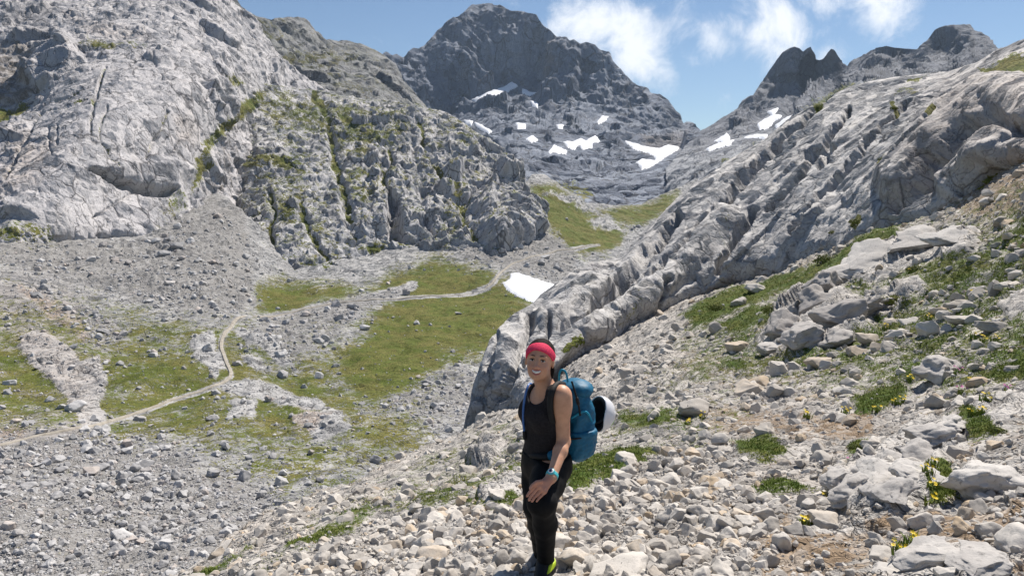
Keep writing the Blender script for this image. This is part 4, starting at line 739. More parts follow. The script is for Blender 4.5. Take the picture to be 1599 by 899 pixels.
def near_rock(x, y, pos, s, rot, h=None, spec=None):
    o, tn_, sh_, yaw = put_block('rock', HI_OUT if spec in ('ledge', 'jag', 'shelf', 'foot', 'huge', 'perched') else HI_NEAR, pos, s, rot, h)
    sz = 'fist-sized' if s < .06 else 'loaf-sized' if s < .11 else 'knee-high' if s < .25 else 'large'; look = f'{sz} {sh_} {tn_}'
    if spec in ('ledge', 'jag', 'shelf', 'foot'):
        o['stain'] = .3; o['tone'] = float(rng.uniform(.45, .9)) if spec != 'jag' else float(rng.uniform(.1, .6)); tn_ = 'pale grey' if o['tone'] > .62 else 'mid-grey' if o['tone'] > .28 else 'dark grey'
    if spec in SPEC_A:
        tag(o, (f'{sz} {sh_} {tn_} ' if spec in ('ledge', 'jag', 'shelf', 'foot') else '')+SPEC_A[spec], 'rock', {'ledge': 'bedrock blocks of the tilted ledge', 'jag': 'blocks of the jagged outcrop', 'shelf': 'plates of the rock shelf', 'foot': 'flat bedrock plates by the soil'}.get(spec))
        if spec in ('ledge', 'jag', 'shelf', 'foot'): o.rotation_euler = (float(rng.uniform(-.2, .2)), float(rng.uniform(-.35, -.1)), float(rng.uniform(.2, .7)))
        if spec == 'brown': o['stain'] = 1.3; o['tone'] = .1
        if spec in ('huge', 'pale', 'b3'): o['tone'] = 1.0
        return
    inscree = inside(np.array([x]), np.array([y]), SCREE_A)[0]
    if inscree and x < 850: lab, grp = f'{look} rock in the loose scree spilling downhill past the hiker', 'rocks in the scree downhill of the hiker'
    elif inscree: lab, grp = f'{look} rock in the loose scree behind the hiker', 'rocks in the scree behind the hiker'
    elif x < 850: lab, grp = f'{look} rock on the turfy edge where the slope drops to the valley', 'rocks along the turfy slope edge'
    elif y < 600: lab, grp = f'{look} rock among turf just below the great tilted slab', 'rocks on the upper slope below the slab'
    else: lab, grp = f'{look} rock among brown soil, flowers and turf near the bedrock ledge', 'rocks on the soil near the bedrock ledge'
    tag(o, lab, 'rock', grp)
field(LA, densA, 20000, 3.4, 42, 2.35, 5.0, .30, MAN_A, 235, None, None, .12, near_rock, ('scree', M_NEAR_S, 'loose pale limestone scree and gravel covering the slope', None))
LV = LAYERS['valley_floor']; scV = valley_scree(LV.X, LV.Y); gV = LV.mask[..., 0]; pv = sstep(2.2, 5, seg_dist(LV.X, LV.Y, PATH))
snowV = poly(LV.X, LV.Y, SNOW[0][1], 4)
densV = (.22+.9*scV)*(1-.80*sstep(.45, .8, gV))*pv*(1-snowV)*(.45+1.1*np.clip(fbm(LV.P/9, 3, 411)+.5, 0, 1))*np.where(LV.Y > line(TOP_C)(LV.X)+24, 1, .05)*(LV.X < 1000)*(.3+.7*sstep(330, 560, LV.Y))
MAN_V = [(118, 635, 30, .85, 'v1'), (98, 630, 18), (288, 637, 12), (337, 610, 17), (336, 716, 20), (228, 741, 26), (231, 725, 26), (143, 735, 28), (158, 728, 26), (191, 758, 20, .9), (191, 826, 38, .7), (440, 743, 27, .75), (500, 743, 16, .85), (286, 751, 16), (263, 828, 24), (246, 818, 22), (43, 760, 26), (183, 854, 26), (259, 859, 28), (196, 696, 22), (170, 447, 13), (232, 468, 15), (264, 373, 17), (277, 385, 22), (257, 395, 20),
         (227, 398, 14), (330, 408, 14), (300, 452, 13), (264, 443, 18), (587, 708, 21, .8, 'v2'), (296, 848, 20), (300, 832, 18), (95, 735, 20), (110, 760, 22), (3, 632, 16), (10, 830, 28), (330, 846, 22), (372, 737, 16), (410, 700, 15), (350, 700, 16)]
def far_rock(x, y, pos, s, rot, h=None, spec=None):
    o, tn_, sh_, yaw = put_block('boulder', HI_FAR, pos, s, rot, h)
    sz = 'small' if s < .35 else 'waist-high' if s < .7 else 'large' if s < 1.3 else 'very large'; look = f'{sz} {sh_} {tn_}'
    if spec == 'v1': return tag(o, 'lone large grey boulder standing above the path in the turf', 'boulder')
    if spec == 'v2': return tag(o, 'square grey boulder in the hollow just below the slope edge', 'boulder')
    if y > 680 and 300 < x: lab, grp = f'{look} boulder in the turf-edged hollow under the slope edge', 'boulders in the hollow under the slope edge'
    elif y > 790: lab, grp = f'{look} boulder deep in the rubble basin far from the path', 'boulders deep in the rubble basin'
    elif y > 680: lab, grp = f'{look} boulder in the rubble basin on the near side of the path', 'boulders in the basin below the path'
    elif x > 480: lab, grp = f'{look} stone on the green meadow around the snow patch', 'stones on the far meadow'
    elif y < 500: lab, grp = f'{look} boulder on the scree apron under the pale cliff', 'boulders under the cliff'
    else: lab, grp = f'{look} boulder in patchy turf near the bend of the path', 'boulders around the path bend'
    tag(o, lab, 'boulder', grp)
field(LV, densV, 18000, 2.1, 22, 2.95, 90.0, .22, MAN_V, 170, None, None, .18, far_rock, ('rubble', M_FAR_S, 'grey limestone rubble strewn over the valley floor', None))

# ------------------------------------------------------------------ turf, wildflowers and shrubs
def leaf_mat(name, a, b_, c, rough=.75):
    m, t, b = bsdf(name, rough, .25)
    geo = t.add('ShaderNodeNewGeometry'); n1 = t.noise(geo.outputs['Position'], 2.2, 3); at_ = t.add('ShaderNodeAttribute', attribute_name='tint'); sp = t.add('ShaderNodeSeparateColor'); t.link(at_.outputs['Color'], sp.inputs[0])
    col = t.mix(t.ramp(n1, .35, .65), a, b_); col = t.mix(t.math('MULTIPLY', sp.outputs[0], .55), col, c); t.link(col, b.inputs['Base Color'])
    b.inputs['Subsurface Weight'].default_value = 0.0
    return m
M_TURF = leaf_mat('turf_blades', (.11, .18, .022), (.17, .22, .035), (.27, .25, .08)); M_SHRUB = leaf_mat('shrub_leaves', (.05, .085, .012), (.13, .15, .02), (.22, .2, .03))
def blades(pos, nrm, size, per, rng, spread=.6):
    n = len(pos)*per; base = np.repeat(pos, per, 0); s = np.repeat(size, per)*rng.uniform(.5, 1.2, n); a = rng.uniform(0, 6.28, n); r = np.sqrt(rng.uniform(0, 1, n))*spread*np.repeat(size, per)
    N = np.repeat(nrm, per, 0); off = np.stack([np.cos(a)*r, np.sin(a)*r, 0*a], -1); off -= N*np.sum(off*N, 1, keepdims=True); base = base+off
    a2 = rng.uniform(0, 6.28, n); lean = np.stack([np.cos(a2), np.sin(a2), 0*a2], -1); up = N*.35+np.array([0, 0, .65]); tip = base+(up*rng.uniform(.55, 1, n)[:, None]+lean*rng.uniform(.1, .7, n)[:, None])*s[:, None]
    wd = np.stack([-np.sin(a2), np.cos(a2), 0*a2], -1)*(s*.10)[:, None]; mid = base+(up*.55+lean*.12)*s[:, None]*.6
    V = np.stack([base-wd-N*s[:, None]*.1, base+wd-N*s[:, None]*.1, mid+wd*.9, tip, mid-wd*.9], 1).reshape(-1, 3); i = np.arange(n)*5
    Fc = np.concatenate([np.stack([i, i+1, i+2], -1), np.stack([i, i+2, i+4], -1), np.stack([i+4, i+2, i+3], -1)]); tn = np.repeat(rng.uniform(0, 1, n)**2, 5)
    return V, Fc.astype(np.int32), tn
gm = np.clip(LA.mask[..., 0]-.42, 0, .4)*(LA.D > 2.5)*(1-.9*rA)*(LA.Y < 960)*(LA.X < 1850)*np.where(LA.Y > line(BASE_B)(LA.X)-4, 1, 0)
x, y, P, N, s, D = scatter(LA, 13500, gm, 3, 8, 1.5, rng, 6.0, .35)
V, Fc, tn = blades(P, N, np.clip(s*1.9, .025, .2), 5, rng, 1.0)
tag(put('turf', new_mesh('turf', V, Fc, [M_TURF], False, {'tint': np.stack([tn, tn, tn, tn], -1)})), 'short green alpine turf growing in patches on the slope', None, None, 'stuff')
def leafball(r, seed, n=420, flat=.7):
    g_ = np.random.default_rng(seed); d = g_.normal(size=(n, 3)); d[:, 2] = np.abs(d[:, 2]); d /= np.linalg.norm(d, axis=1, keepdims=True)
    rad = r*(.55+.45*g_.uniform(0, 1, n)**.4)*(1+.45*perlin(d*2.2+seed, seed)); c = d*rad[:, None]*[1, 1, flat]
    a = g_.normal(size=(n, 3)); a -= d*np.sum(a*d, 1, keepdims=True)*.6; a /= np.linalg.norm(a, axis=1, keepdims=True); b_ = np.cross(d, a); s_ = r*g_.uniform(.09, .17, n)[:, None]
    V = np.stack([c-a*s_, c-b_*s_*.45, c+a*s_+d*s_*.4, c+b_*s_*.45], 1).reshape(-1, 3); return V, np.arange(n*4, dtype=np.int32).reshape(-1, 4), np.repeat(g_.uniform(0, 1, n)**2, 4)
SHRUBS = [('rock_slab', 1469, 189, 16, 'round yellow-green tuft sprouting alone high on the tilted slab'), ('rock_slab', 1388, 267, 13, 'small green tuft in a groove midway up the tilted slab'), ('rock_slab', 1338, 345, 22, 'rusty green shrub at the foot of the slab above the turf band'), ('rock_slab', 1398, 174, 12, 'narrow green tuft in a crack below the slab crest'), ('rock_slab', 1284, 168, 22, 'dark green shrub clump on the crest of the slab'),
          ('rock_slab', 1545, 281, 18, 'green shrub under the brown bank beside the slab'), ('rock_slab', 1300, 362, 12, 'little yellow-green tuft on the slab beside the rusty shrub'), ('stony_slope', 1210, 485, 34, 'bright green shrub clump beside the jagged outcrop on the slope'), ('stony_slope', 1395, 465, 40, 'dark green shrub between grey rocks above the jagged outcrop'), ('stony_slope', 1120, 480, 26, 'yellowish shrub at the lower end of the turf band'), ('stony_slope', 1290, 405, 36, 'tall yellow-green shrub in the turf band under the slab'),
          ('stony_slope', 1350, 380, 34, 'green shrub at the upper end of the turf band'), ('stony_slope', 1430, 420, 26, 'small dark shrub on the rocks above the smooth rock shelf'), ('stony_slope', 1335, 700, 20, 'fresh green cushion plant against the bedrock ledge'), ('stony_slope', 1560, 672, 26, 'green cushion plant between pale slabs by the huge boulder'), ('stony_slope', 1470, 770, 24, 'leafy plant at the seam between bedrock ledge and huge boulder'), ('stony_slope', 1555, 828, 20, 'little dark green cushion in the brown soil beside the pale boulder')]
for k, (lay, sx, sy, w_, lab) in enumerate(SHRUBS):
    p0, n0 = at(LAYERS[lay], sx, sy+w_*.2); r = .5*w_*p0[0][1]/F_PX
    V, Fc, tn = leafball(r, 60+k); e = bpy.data.objects.new('shrub', None); COL.objects.link(e); e.location = p0[0]-np.array([0, 0, r*.08]); e.empty_display_size = .1
    put('foliage', new_mesh('foliage', V, Fc, [M_SHRUB], False, {'tint': np.stack([tn]*4, -1)}), e)
    sv = []; sf = []
    for q in range(5):
        a = q*1.26; tipv = np.array([math.cos(a)*r*.5, math.sin(a)*r*.5, r*.4]); w0 = r*.04
        sv += [(w0, 0, -r*.25), (-w0*.5, w0*.87, -r*.25), (-w0*.5, -w0*.87, -r*.25), tuple(tipv)]; j = q*4; sf += [(j, j+1, j+3), (j+1, j+2, j+3), (j+2, j, j+3)]
    put('stem', new_mesh('stem', np.array(sv), sf, [MAT_PATH], False), e); tag(e, lab, 'shrub')
M_YEL, _, b = bsdf('yellow_petals', .6, .3); b.inputs['Base Color'].default_value = (.85, .62, .02, 1)
M_PINK, _, b = bsdf('pink_petals', .6, .3); b.inputs['Base Color'].default_value = (.62, .16, .42, 1)
def blossom_mesh(name, mat, r=.011):
    V = [(0, 0, 0)]; Fc = []
    for k in range(6):
        a = k*math.pi/3
        V += [(math.cos(a-.4)*r*.6, math.sin(a-.4)*r*.6, r*.2), (math.cos(a)*r, math.sin(a)*r, r*.35), (math.cos(a+.4)*r*.6, math.sin(a+.4)*r*.6, r*.2)]; j = 1+k*3; Fc.append((0, j, j+1, j+2))
    return new_mesh(name, np.array(V), Fc, [mat], False)
BL = {'yellow': blossom_mesh('yellow_blossom', M_YEL), 'pink': blossom_mesh('pink_blossom', M_PINK)}
FLOWERS = [(1293, 782), (1287, 780), (1262, 822), (1256, 820), (1461, 765), (1468, 748), (1458, 792), (1464, 775), (1525, 654), (1537, 652), (1412, 624), (1400, 629), (1262, 651), (1097, 651), (1073, 661), (1185, 678), (1414, 887), (1431, 878), (1318, 637), (1525, 531), (1539, 533), (1557, 534), (1513, 448), (1385, 514), (1421, 590), (1422, 425), (1546, 640), (1516, 594), (1455, 500), (1370, 640)]
for k, (fx, fy) in enumerate(FLOWERS+[(1498, 585), (1503, 613), (1578, 615), (1330, 716)]):
    col = 'yellow' if k < len(FLOWERS) else 'pink'
    p0, n0 = at(LA, fx, fy+4); d = p0[0][1]; sc_ = max(1.0, (d/5.0)**.6); e = bpy.data.objects.new(col+'_wildflower', None); COL.objects.link(e); e.location = p0[0]; e.empty_display_size = .02
    V, Fc, tn = blades(np.zeros((3, 3)), np.tile([0, 0, 1.], (3, 1)), np.full(3, .06*sc_), 9, rng, .7)
    put('leaves', new_mesh('leaves', V, Fc, [M_TURF], False, {'tint': np.stack([tn]*4, -1)}), e)
    for q in range(4 if k % 2 else 5):
        o = put('blossom', BL[col], e); a = rng.uniform(0, 6.28); rr = rng.uniform(.005, .045)*sc_
        o.location = (math.cos(a)*rr, math.sin(a)*rr*.8, rng.uniform(.035, .07)*sc_); o.rotation_euler = (rng.uniform(.1, 1.0), rng.uniform(-.5, .5), 0); o.scale = (sc_*1.25,)*3
    if col == 'yellow': tag(e, 'small yellow wildflowers blooming between the stones of the slope', 'flower', 'yellow wildflowers on the slope')
    else: tag(e, 'small pink wildflowers among rocks on the slope', 'flower', 'pink wildflowers on the slope')
# ------------------------------------------------------------------ implicit-surface modelling for the hiker and her gear
def cap(P, a, b, ra, rb):
    a = np.asarray(a, float); b = np.asarray(b, float); ab = b-a; t = np.clip((P-a)@ab/(ab@ab), 0, 1)
    return np.linalg.norm(P-a-t[:, None]*ab, axis=1)-(ra+(rb-ra)*t)
def ell(P, c, R, r):
    q = (P-np.asarray(c, float))@np.asarray(R).T; r = np.asarray(r, float); k0 = np.linalg.norm(q/r, axis=1); k1 = np.linalg.norm(q/r**2, axis=1)
    return k0*(k0-1)/np.maximum(k1, 1e-6)
def rbox(P, c, R, h, r):
    q = np.abs((P-np.asarray(c, float))@np.asarray(R).T)-(np.asarray(h, float)-r)
    return np.linalg.norm(np.maximum(q, 0), axis=1)+np.minimum(q.max(1), 0)-r
def smin(a, b, k):
    h = np.clip(.5+.5*(b-a)/k, 0, 1); return b+(a-b)*h-k*h*(1-h)
def smax(a, b, k): return -smin(-a, -b, k)
def sdf_mesh(fn, lo, hi, h):
    """naive surface nets on a block-sparse grid"""
    lo = np.asarray(lo, float); n = np.ceil((np.asarray(hi, float)-lo)/h).astype(int)+1; B = 10
    n = ((n+B-1)//B)*B; F = np.full(n, 1.0, np.float32)
    g3 = np.stack(np.meshgrid(*[np.arange(0, k, B) for k in n], indexing='ij'), -1).reshape(-1, 3)
    dc = np.concatenate([fn(lo+(g3[i:i+30000]+(B-1)/2)*h) for i in range(0, len(g3), 30000)]); loc = np.stack(np.meshgrid(*[np.arange(B)]*3, indexing='ij'), -1).reshape(-1, 3)
    near = np.abs(dc) < B*h*1.5
    for c, d in zip(g3[~near], dc[~near]): F[c[0]:c[0]+B, c[1]:c[1]+B, c[2]:c[2]+B] = d
    act = g3[near]
    parts = [act[i:i+30] for i in range(0, len(act), 30)]
    def ev(p): return fn(lo+(p[:, None, :]+loc[None]).reshape(-1, 3)*h).reshape(len(p), B, B, B)
    for p, vals in zip(parts, POOL.map(ev, parts)):
        for c, v in zip(p, vals): F[c[0]:c[0]+B, c[1]:c[1]+B, c[2]:c[2]+B] = v
    S = F < 0
    cs = [(i, j, k) for i in (0, 1) for j in (0, 1) for k in (0, 1)]
    sl = lambda A, o: A[o[0]:A.shape[0]-1+o[0], o[1]:A.shape[1]-1+o[1], o[2]:A.shape[2]-1+o[2]]
    cntc = sum(sl(S, o).astype(np.int8) for o in cs); mix_ = (cntc > 0) & (cntc < 8); ids = np.argwhere(mix_)
    acc = np.zeros((len(ids), 3)); w = np.zeros(len(ids))
    for o in cs:
        for ax in range(3):
            if o[ax]: continue
            e = list(o); e[ax] = 1; a = F[tuple((ids+o).T)]; b = F[tuple((ids+np.array(e)).T)]; m = (a < 0) != (b < 0)
            t = np.where(m, a/np.where(m, a-b, 1), 0); p = np.tile(np.array(o, float), (len(ids), 1)); p[:, ax] = t; acc[m] += p[m]; w[m] += 1
    V = lo+(ids+acc/w[:, None])*h
    look = -np.ones(mix_.shape, np.int64); look[tuple(ids.T)] = np.arange(len(ids)); quads = []
    for ax in range(3):
        sA = [slice(1, -1)]*3; sA[ax] = slice(0, -1); sB = [slice(1, -1)]*3; sB[ax] = slice(1, None)
        a = S[tuple(sA)]; b = S[tuple(sB)]; u, v = [(1, 2), (2, 0), (0, 1)][ax]
        for sign in (0, 1):
            e = np.argwhere((a & ~b) if sign == 0 else (~a & b))
            if not len(e): continue
            off = np.ones(3, int); off[ax] = 0; e = e+off; du = np.zeros(3, int); du[u] = 1; dv = np.zeros(3, int); dv[v] = 1
            q = np.stack([look[tuple((e-du-dv).T)], look[tuple((e-dv).T)], look[tuple(e.T)], look[tuple((e-du).T)]], -1)
            quads.append(q if sign == 0 else q[:, ::-1])
    Q = np.concatenate(quads); Q = Q[(Q >= 0).all(1)]
    return V, Q.astype(np.int32)
def U(px, py, D): return unproject(px, py, D)
def nrm(v): v = np.asarray(v, float); return v/np.linalg.norm(v)
Zv = np.array([0, 0, 1.])
TF = nrm([-.85, -.53, 0]); TL = np.cross(Zv, TF); TR = np.array([TL, TF, Zv])        # chest turned to the left of the view
NB = U(855, 610, 3.82); CH = U(850, 648, 3.83); WA = U(850, 685, 3.85); PE = U(853, 716, 3.87)
LS = U(876, 616, 3.70); LE = U(880, 689, 3.70); LW = U(861, 745, 3.50)
RS = U(834, 612, 3.98); RE = U(840, 690, 4.10); RW = U(836, 745, 4.0)
LH = U(862, 728, 3.77); LK = U(846, 785, 3.51); LAn = U(852, 878, 3.76)
RH = U(842, 728, 3.97); RK = U(836, 792, 3.86); RAn = U(846, 872, 4.08)
GND = float(at(LA, 855, 900)[0][0][2]); GNDL = float(at(LA, *project(LAn-[0, 0, .08]))[0][0][2])
HC = U(843, 561, 3.76); HYv = nrm([-.20, -.97, .16]); roll = math.radians(4)
HXv = nrm(np.cross(HYv, Zv))*-1; HXv = nrm(np.cross(Zv, HYv))*1.0
HXv = nrm(np.cross(HYv, Zv)); HXv = HXv if HXv[0] > 0 else -HXv            # her left, to the right of the view
HZv = nrm(np.cross(HXv, HYv)); HZv = HZv if HZv[2] > 0 else -HZv
HXv, HZv = HXv*math.cos(roll)-HZv*math.sin(roll), HZv*math.cos(roll)+HXv*math.sin(roll)
HR = np.array([HXv, HYv, HZv]); I3 = np.eye(3)
def hw(p): return HC+np.asarray(p, float)@HR                                # head frame to world
def arc(Q, pts):
    r = np.full(len(Q), 1.0)
    for s in (-1, 1):
        for k in range(len(pts)-1):
            (x0, y0, z0, r0), (x1, y1, z1, r1) = pts[k], pts[k+1]; r = np.minimum(r, cap(Q, (s*x0, y0, z0), (s*x1, y1, z1), r0, r1))
    return r
UPL = [(.029, .0730, -.0480, .0022), (.013, .0880, -.0525, .0036), (0, .0920, -.0535, .0038)]; LOL = [(.028, .0730, -.0515, .0022), (.014, .0840, -.0695, .0042), (0, .0875, -.0745, .0048)]
MOU = [(.0255, .0810, -.0510, .0024), (.013, .0900, -.0600, .0062), (0, .0940, -.0630, .0080)]; TEE = [(.0245, .0765, -.0508, .0028), (.013, .0845, -.0592, .0064), (0, .0885, -.0618, .0076)]
def head(Q):
    d = ell(Q, (0, -.012, .024), I3, (.073, .092, .082)); d = smin(d, ell(Q, (0, .020, -.035), I3, (.060, .066, .072)), .03)
    d = smin(d, ell(Q, (0, .034, -.072), I3, (.042, .044, .034)), .03); d = smin(d, ell(Q, (0, .064, -.092), I3, (.018, .016, .013)), .022)
    for s in (-1, 1):
        d = smin(d, ell(Q, (s*.036, .060, -.034), I3, (.019, .018, .017)), .02); d = smin(d, ell(Q, (s*.028, .074, .020), I3, (.024, .011, .007)), .014)
        d = smax(d, -ell(Q, (s*.029, .096, .000), I3, (.017, .014, .009)), .012); d = smin(d, ell(Q, (s*.075, -.004, -.012), I3, (.007, .017, .029)), .008)
        d = smin(d, ell(Q, (s*.0105, .094, -.036), I3, (.0075, .009, .0065)), .008)
    d = smin(d, cap(Q, (0, .080, .006), (0, .1035, -.031), .0075, .0105), .012)
    d = smin(d, np.minimum(arc(Q, UPL), arc(Q, LOL)), .006); mo = arc(Q, MOU)
    return smax(d, -mo, .003)
FING = [([(838, 755), (831, 763), (826, 769), (823, 774)], .0083), ([(842, 759), (834, 768), (829, 774), (826, 780)], .0087), ([(847, 763), (839, 772), (834, 777), (831, 782)], .0084), ([(851, 768), (845, 774), (841, 778), (838, 782)], .0072), ([(846, 751), (838, 752), (831, 757), (828, 762)], .0092)]
def fingers(P):
    d = np.full(len(P), 1.0)
    for (pts, r) in FING:
        w = [U(x, y, 3.440-.008*k) for k, (x, y) in enumerate(pts)]
        for k in range(3): d = np.minimum(d, cap(P, w[k], w[k+1], r*(1.08-.08*k), r*(1.0-.09*k)))
    return d
def larm(P):
    d = cap(P, LS, LE, .047, .036); d = smin(d, ell(P, LS*.8+LE*.2+TL*.006, TR, (.05, .05, .075)), .04); mid = LE*.72+LW*.28
    d = smin(d, cap(P, LE, mid, .035, .038), .02); d = smin(d, cap(P, mid, LW, .037, .0255), .02)
    k1, k4 = U(841, 757, 3.445), U(850, 766, 3.445); d = smin(d, smin(cap(P, LW, k1, .021, .0145), cap(P, LW, k4, .021, .0135), .02), .02); d = smin(d, cap(P, k1, k4, .0135, .0125), .012)
    return smin(d, fingers(P), .006)
def rarm(P):
    d = smin(cap(P, RS, RE, .045, .036), cap(P, RE, RW, .037, .026), .02); return smin(d, cap(P, RW, RW+[-.02, -.05, -.07], .022, .016), .02)
def torso(P):
    d = ell(P, CH+Zv*.01, TR, (.142, .098, .165)); d = smin(d, ell(P, WA, TR, (.116, .086, .13)), .06); d = smin(d, ell(P, PE-Zv*.02, TR, (.150, .112, .125)), .07)
    for s in (-1, 1): d = smin(d, ell(P, CH+TF*.062+TL*s*.058+Zv*.012, TR, (.052, .044, .052)), .035)
    d = smin(d, cap(P, NB-Zv*.01, LS, .042, .05), .04); return smin(d, cap(P, NB-Zv*.01, RS, .042, .05), .04)
def leg(P, H, K, A):
    m = H*.55+K*.45; d = smin(cap(P, H, m, .090, .076), cap(P, m, K, .076, .056), .03); k = nrm(K-A); calf = A*.35+K*.65; bk = nrm(np.cross(np.cross(k, TF), k))
    d = smin(d, cap(P, K, calf-bk*.012, .054, .054), .03); return smin(d, cap(P, calf-bk*.012, A, .052, .034), .03)
FD = nrm([-.30, -.95, 0])
def foot(P, A, off=0.0):
    heel = A+[0, 0, -.045]-FD*.035; toe = A+[0, 0, -.056]+FD*.150; d = smin(cap(P, A, heel, .036, .037), cap(P, heel, toe, .036, .028), .03); d = smin(d, cap(P, A+Zv*.01, A+[0, 0, -.03]+FD*.06, .036, .034), .03)
    return np.maximum(d-off, (A[2]-.085-P[:, 2]))
def body(P):
    Q = (P-HC)@HR.T; d = head(Q); d = smin(d, cap(P, hw((0, -.022, -.05)), NB-Zv*.02, .050, .054), .03); d = smin(d, torso(P), .035); d = smin(d, smin(cap(P, LS, LE, .047, .036), ell(P, LS*.8+LE*.2+TL*.006, TR, (.05, .05, .075)), .04), .025); d = smin(d, rarm(P), .025)
    for H, K, A in ((LH, LK, LAn), (RH, RK, RAn)): d = smin(d, leg(P, H, K, A), .03); d = smin(d, foot(P, A, -.004), .015)
    return np.minimum(d, larm(P))
allj = np.array([NB, CH, PE, LS, LE, LW, RS, RE, RW, LK, LAn, RAn, HC, U(826, 780, 3.42), U(828, 762, 3.42)])
BLO = allj.min(0)-[.16, .30, .1]; BHI = allj.max(0)+[.16, .16, .16]
ROOT = np.array([(LAn[0]+RAn[0])/2, (LAn[1]+RAn[1])/2, LAn[2]-.085])
person = bpy.data.objects.new('person', None); COL.objects.link(person); person.location = ROOT; person.empty_display_size = .2
tag(person, 'smiling hiker in black tank top, dark leggings and pink headband, hand on thigh', 'person')
def sdf_part(name, fn, lo, hi, h, mat, parent, attrs=None, root=ROOT, smooth=True):
    V, Q = sdf_mesh(fn, lo, hi, h)
    return put(name, new_mesh(name, V-root, Q, [mat], smooth, attrs(V) if attrs else None), parent)
def plain(name, col, rough=.7, spec=.3, noise=0, nscale=60, bump=0):
    m, t, b = bsdf(name, rough, spec); geo = t.add('ShaderNodeTexCoord')
    if noise: t.link(t.mix(t.ramp(t.noise(geo.outputs['Object'], nscale, 4), .3, .7), tuple(c*(1-noise) for c in col), tuple(min(1, c*(1+noise)) for c in col)), b.inputs['Base Color'])
    else: b.inputs['Base Color'].default_value = (*col, 1)
    if bump:
        bp = t.add('ShaderNodeBump'); bp.inputs['Strength'].default_value = bump; bp.inputs['Distance'].default_value = .004; t.link(t.noise(geo.outputs['Object'], nscale, 3), bp.inputs['Height']); t.link(bp.outputs[0], b.inputs['Normal'])
    return m
M_SKIN, t, b = bsdf('skin', .48, .4)
a_ = t.add('ShaderNodeAttribute', attribute_name='skin'); sp = t.add('ShaderNodeSeparateColor'); t.link(a_.outputs['Color'], sp.inputs[0]); tcs = t.add('ShaderNodeTexCoord')
c0 = t.mix(t.ramp(t.noise(tcs.outputs['Object'], 28, 4), .3, .7), (.55, .285, .175), (.63, .345, .22)); c0 = t.mix(sp.outputs[1], c0, (.50, .20, .15)); c0 = t.mix(sp.outputs[0], c0, (.38, .11, .10)); t.link(c0, b.inputs['Base Color'])
b.inputs['Subsurface Weight'].default_value = .12; b.inputs['Subsurface Radius'].default_value = (.01, .004, .002); b.inputs['Subsurface Scale'].default_value = .5
def skin_attr(V):
    Q = (V-HC)@HR.T
    lip = np.minimum(arc(Q, UPL), arc(Q, LOL))
    ch = np.exp(-((np.abs(Q[:, 0])-.036)**2+(Q[:, 2]+.034)**2)/.0005)*(Q[:, 1] > .03)*.35+np.exp(-(Q[:, 0]**2+(Q[:, 2]+.032)**2)/.00022)*(Q[:, 1] > .08)*.5
    ch = ch+.45*(np.linalg.norm(V-U(838, 765, 3.43), axis=1) < .10)
    l = sstep(.0025, -.0005, lip); return {'skin': np.stack([l, np.clip(ch, 0, 1), l, l], -1)}
sdf_part('body', body, BLO, BHI, .0049, M_SKIN, person, skin_attr)
# clothes
M_SHIRT = plain('black_jersey', (.022, .019, .021), .85, .2, .25, 90, .3); M_LEG = plain('black_leggings', (.006, .006, .007), .75, .18, .2, 60, .15); M_BAND = plain('pink_headband', (.80, .055, .125), .8, .2, .18, 120, .3)
M_HAIR = plain('dark_brown_hair', (.012, .007, .005), .75, .12, .35, 160, .6); M_SHOE = plain('dark_shoe_mesh', (.02, .02, .022), .7, .3, .2, 90, .3); M_LIME = plain('lime_heel', (.55, .72, .03), .5, .4)
def wr(P, k, a, seed): return fbm(P*k, 3, seed)*a
def shirt(P):
    d = torso(P)-.015-wr(P, 14, .010, 5)-fbm(np.stack([P[:, 0]*9, P[:, 1]*9, P[:, 2]*26], -1), 2, 8)*.004
    q = (P-NB)@TR.T; lat = np.abs(q[:, 0])-.128-.25*np.maximum(-q[:, 2]-.10, 0); d = smax(d, lat, .012)
    d = smax(d, -(np.linalg.norm((P-(NB+TF*.075+Zv*.012))/np.array([1, 1, 1.0]), axis=1)-.074), .01); d = smax(d, -(np.linalg.norm(P-(NB+Zv*.05), axis=1)-.072), .01)
    return smax(d, (PE[2]-.045+.008*np.sin(q[:, 0]*18)-P[:, 2]), .01)
sdf_part('tank_top', shirt, CH-[.28, .28, .34], CH+[.28, .28, .26], .007, M_SHIRT, person)
def leggings(P):
    d = smin(leg(P, LH, LK, LAn), leg(P, RH, RK, RAn), .02); d = smin(d, torso(P), .04); d = d-.011-.007*sstep(PE[2]-.20, PE[2]-.08, P[:, 2])-wr(P, 16, .005, 15)
    d = np.maximum(d, P[:, 2]-(PE[2]+.05)); lo_ = LAn[2]+.02; return np.maximum(d, np.where(P[:, 1] < (LAn[1]+RAn[1])/2+.03, lo_, RAn[2]+.02)-P[:, 2])
sdf_part('leggings', leggings, np.minimum(LAn, RAn)-[.22, .42, .05], PE+[.26, .26, .12], .007, M_LEG, person)
for A in (LAn, RAn):
    sh = sdf_part('shoe', lambda P, A=A: foot(P, A, .010+.0), A-[.16, .26, .10], A+[.12, .12, .08], .005, M_SHOE, person)
    put('heel_tab', (lambda VQ: new_mesh('heel_tab', VQ[0]-ROOT, VQ[1], [M_LIME], True))(sdf_mesh(lambda P, A=A: smax(foot(P, A, .014), np.maximum(-((P-A)@nrm(TL*.8-FD*.5)-.033), np.abs(P[:, 2]-A[2]-.002)-.017), .006), A-[.16, .26, .10], A+[.12, .12, .045], .004)), sh)
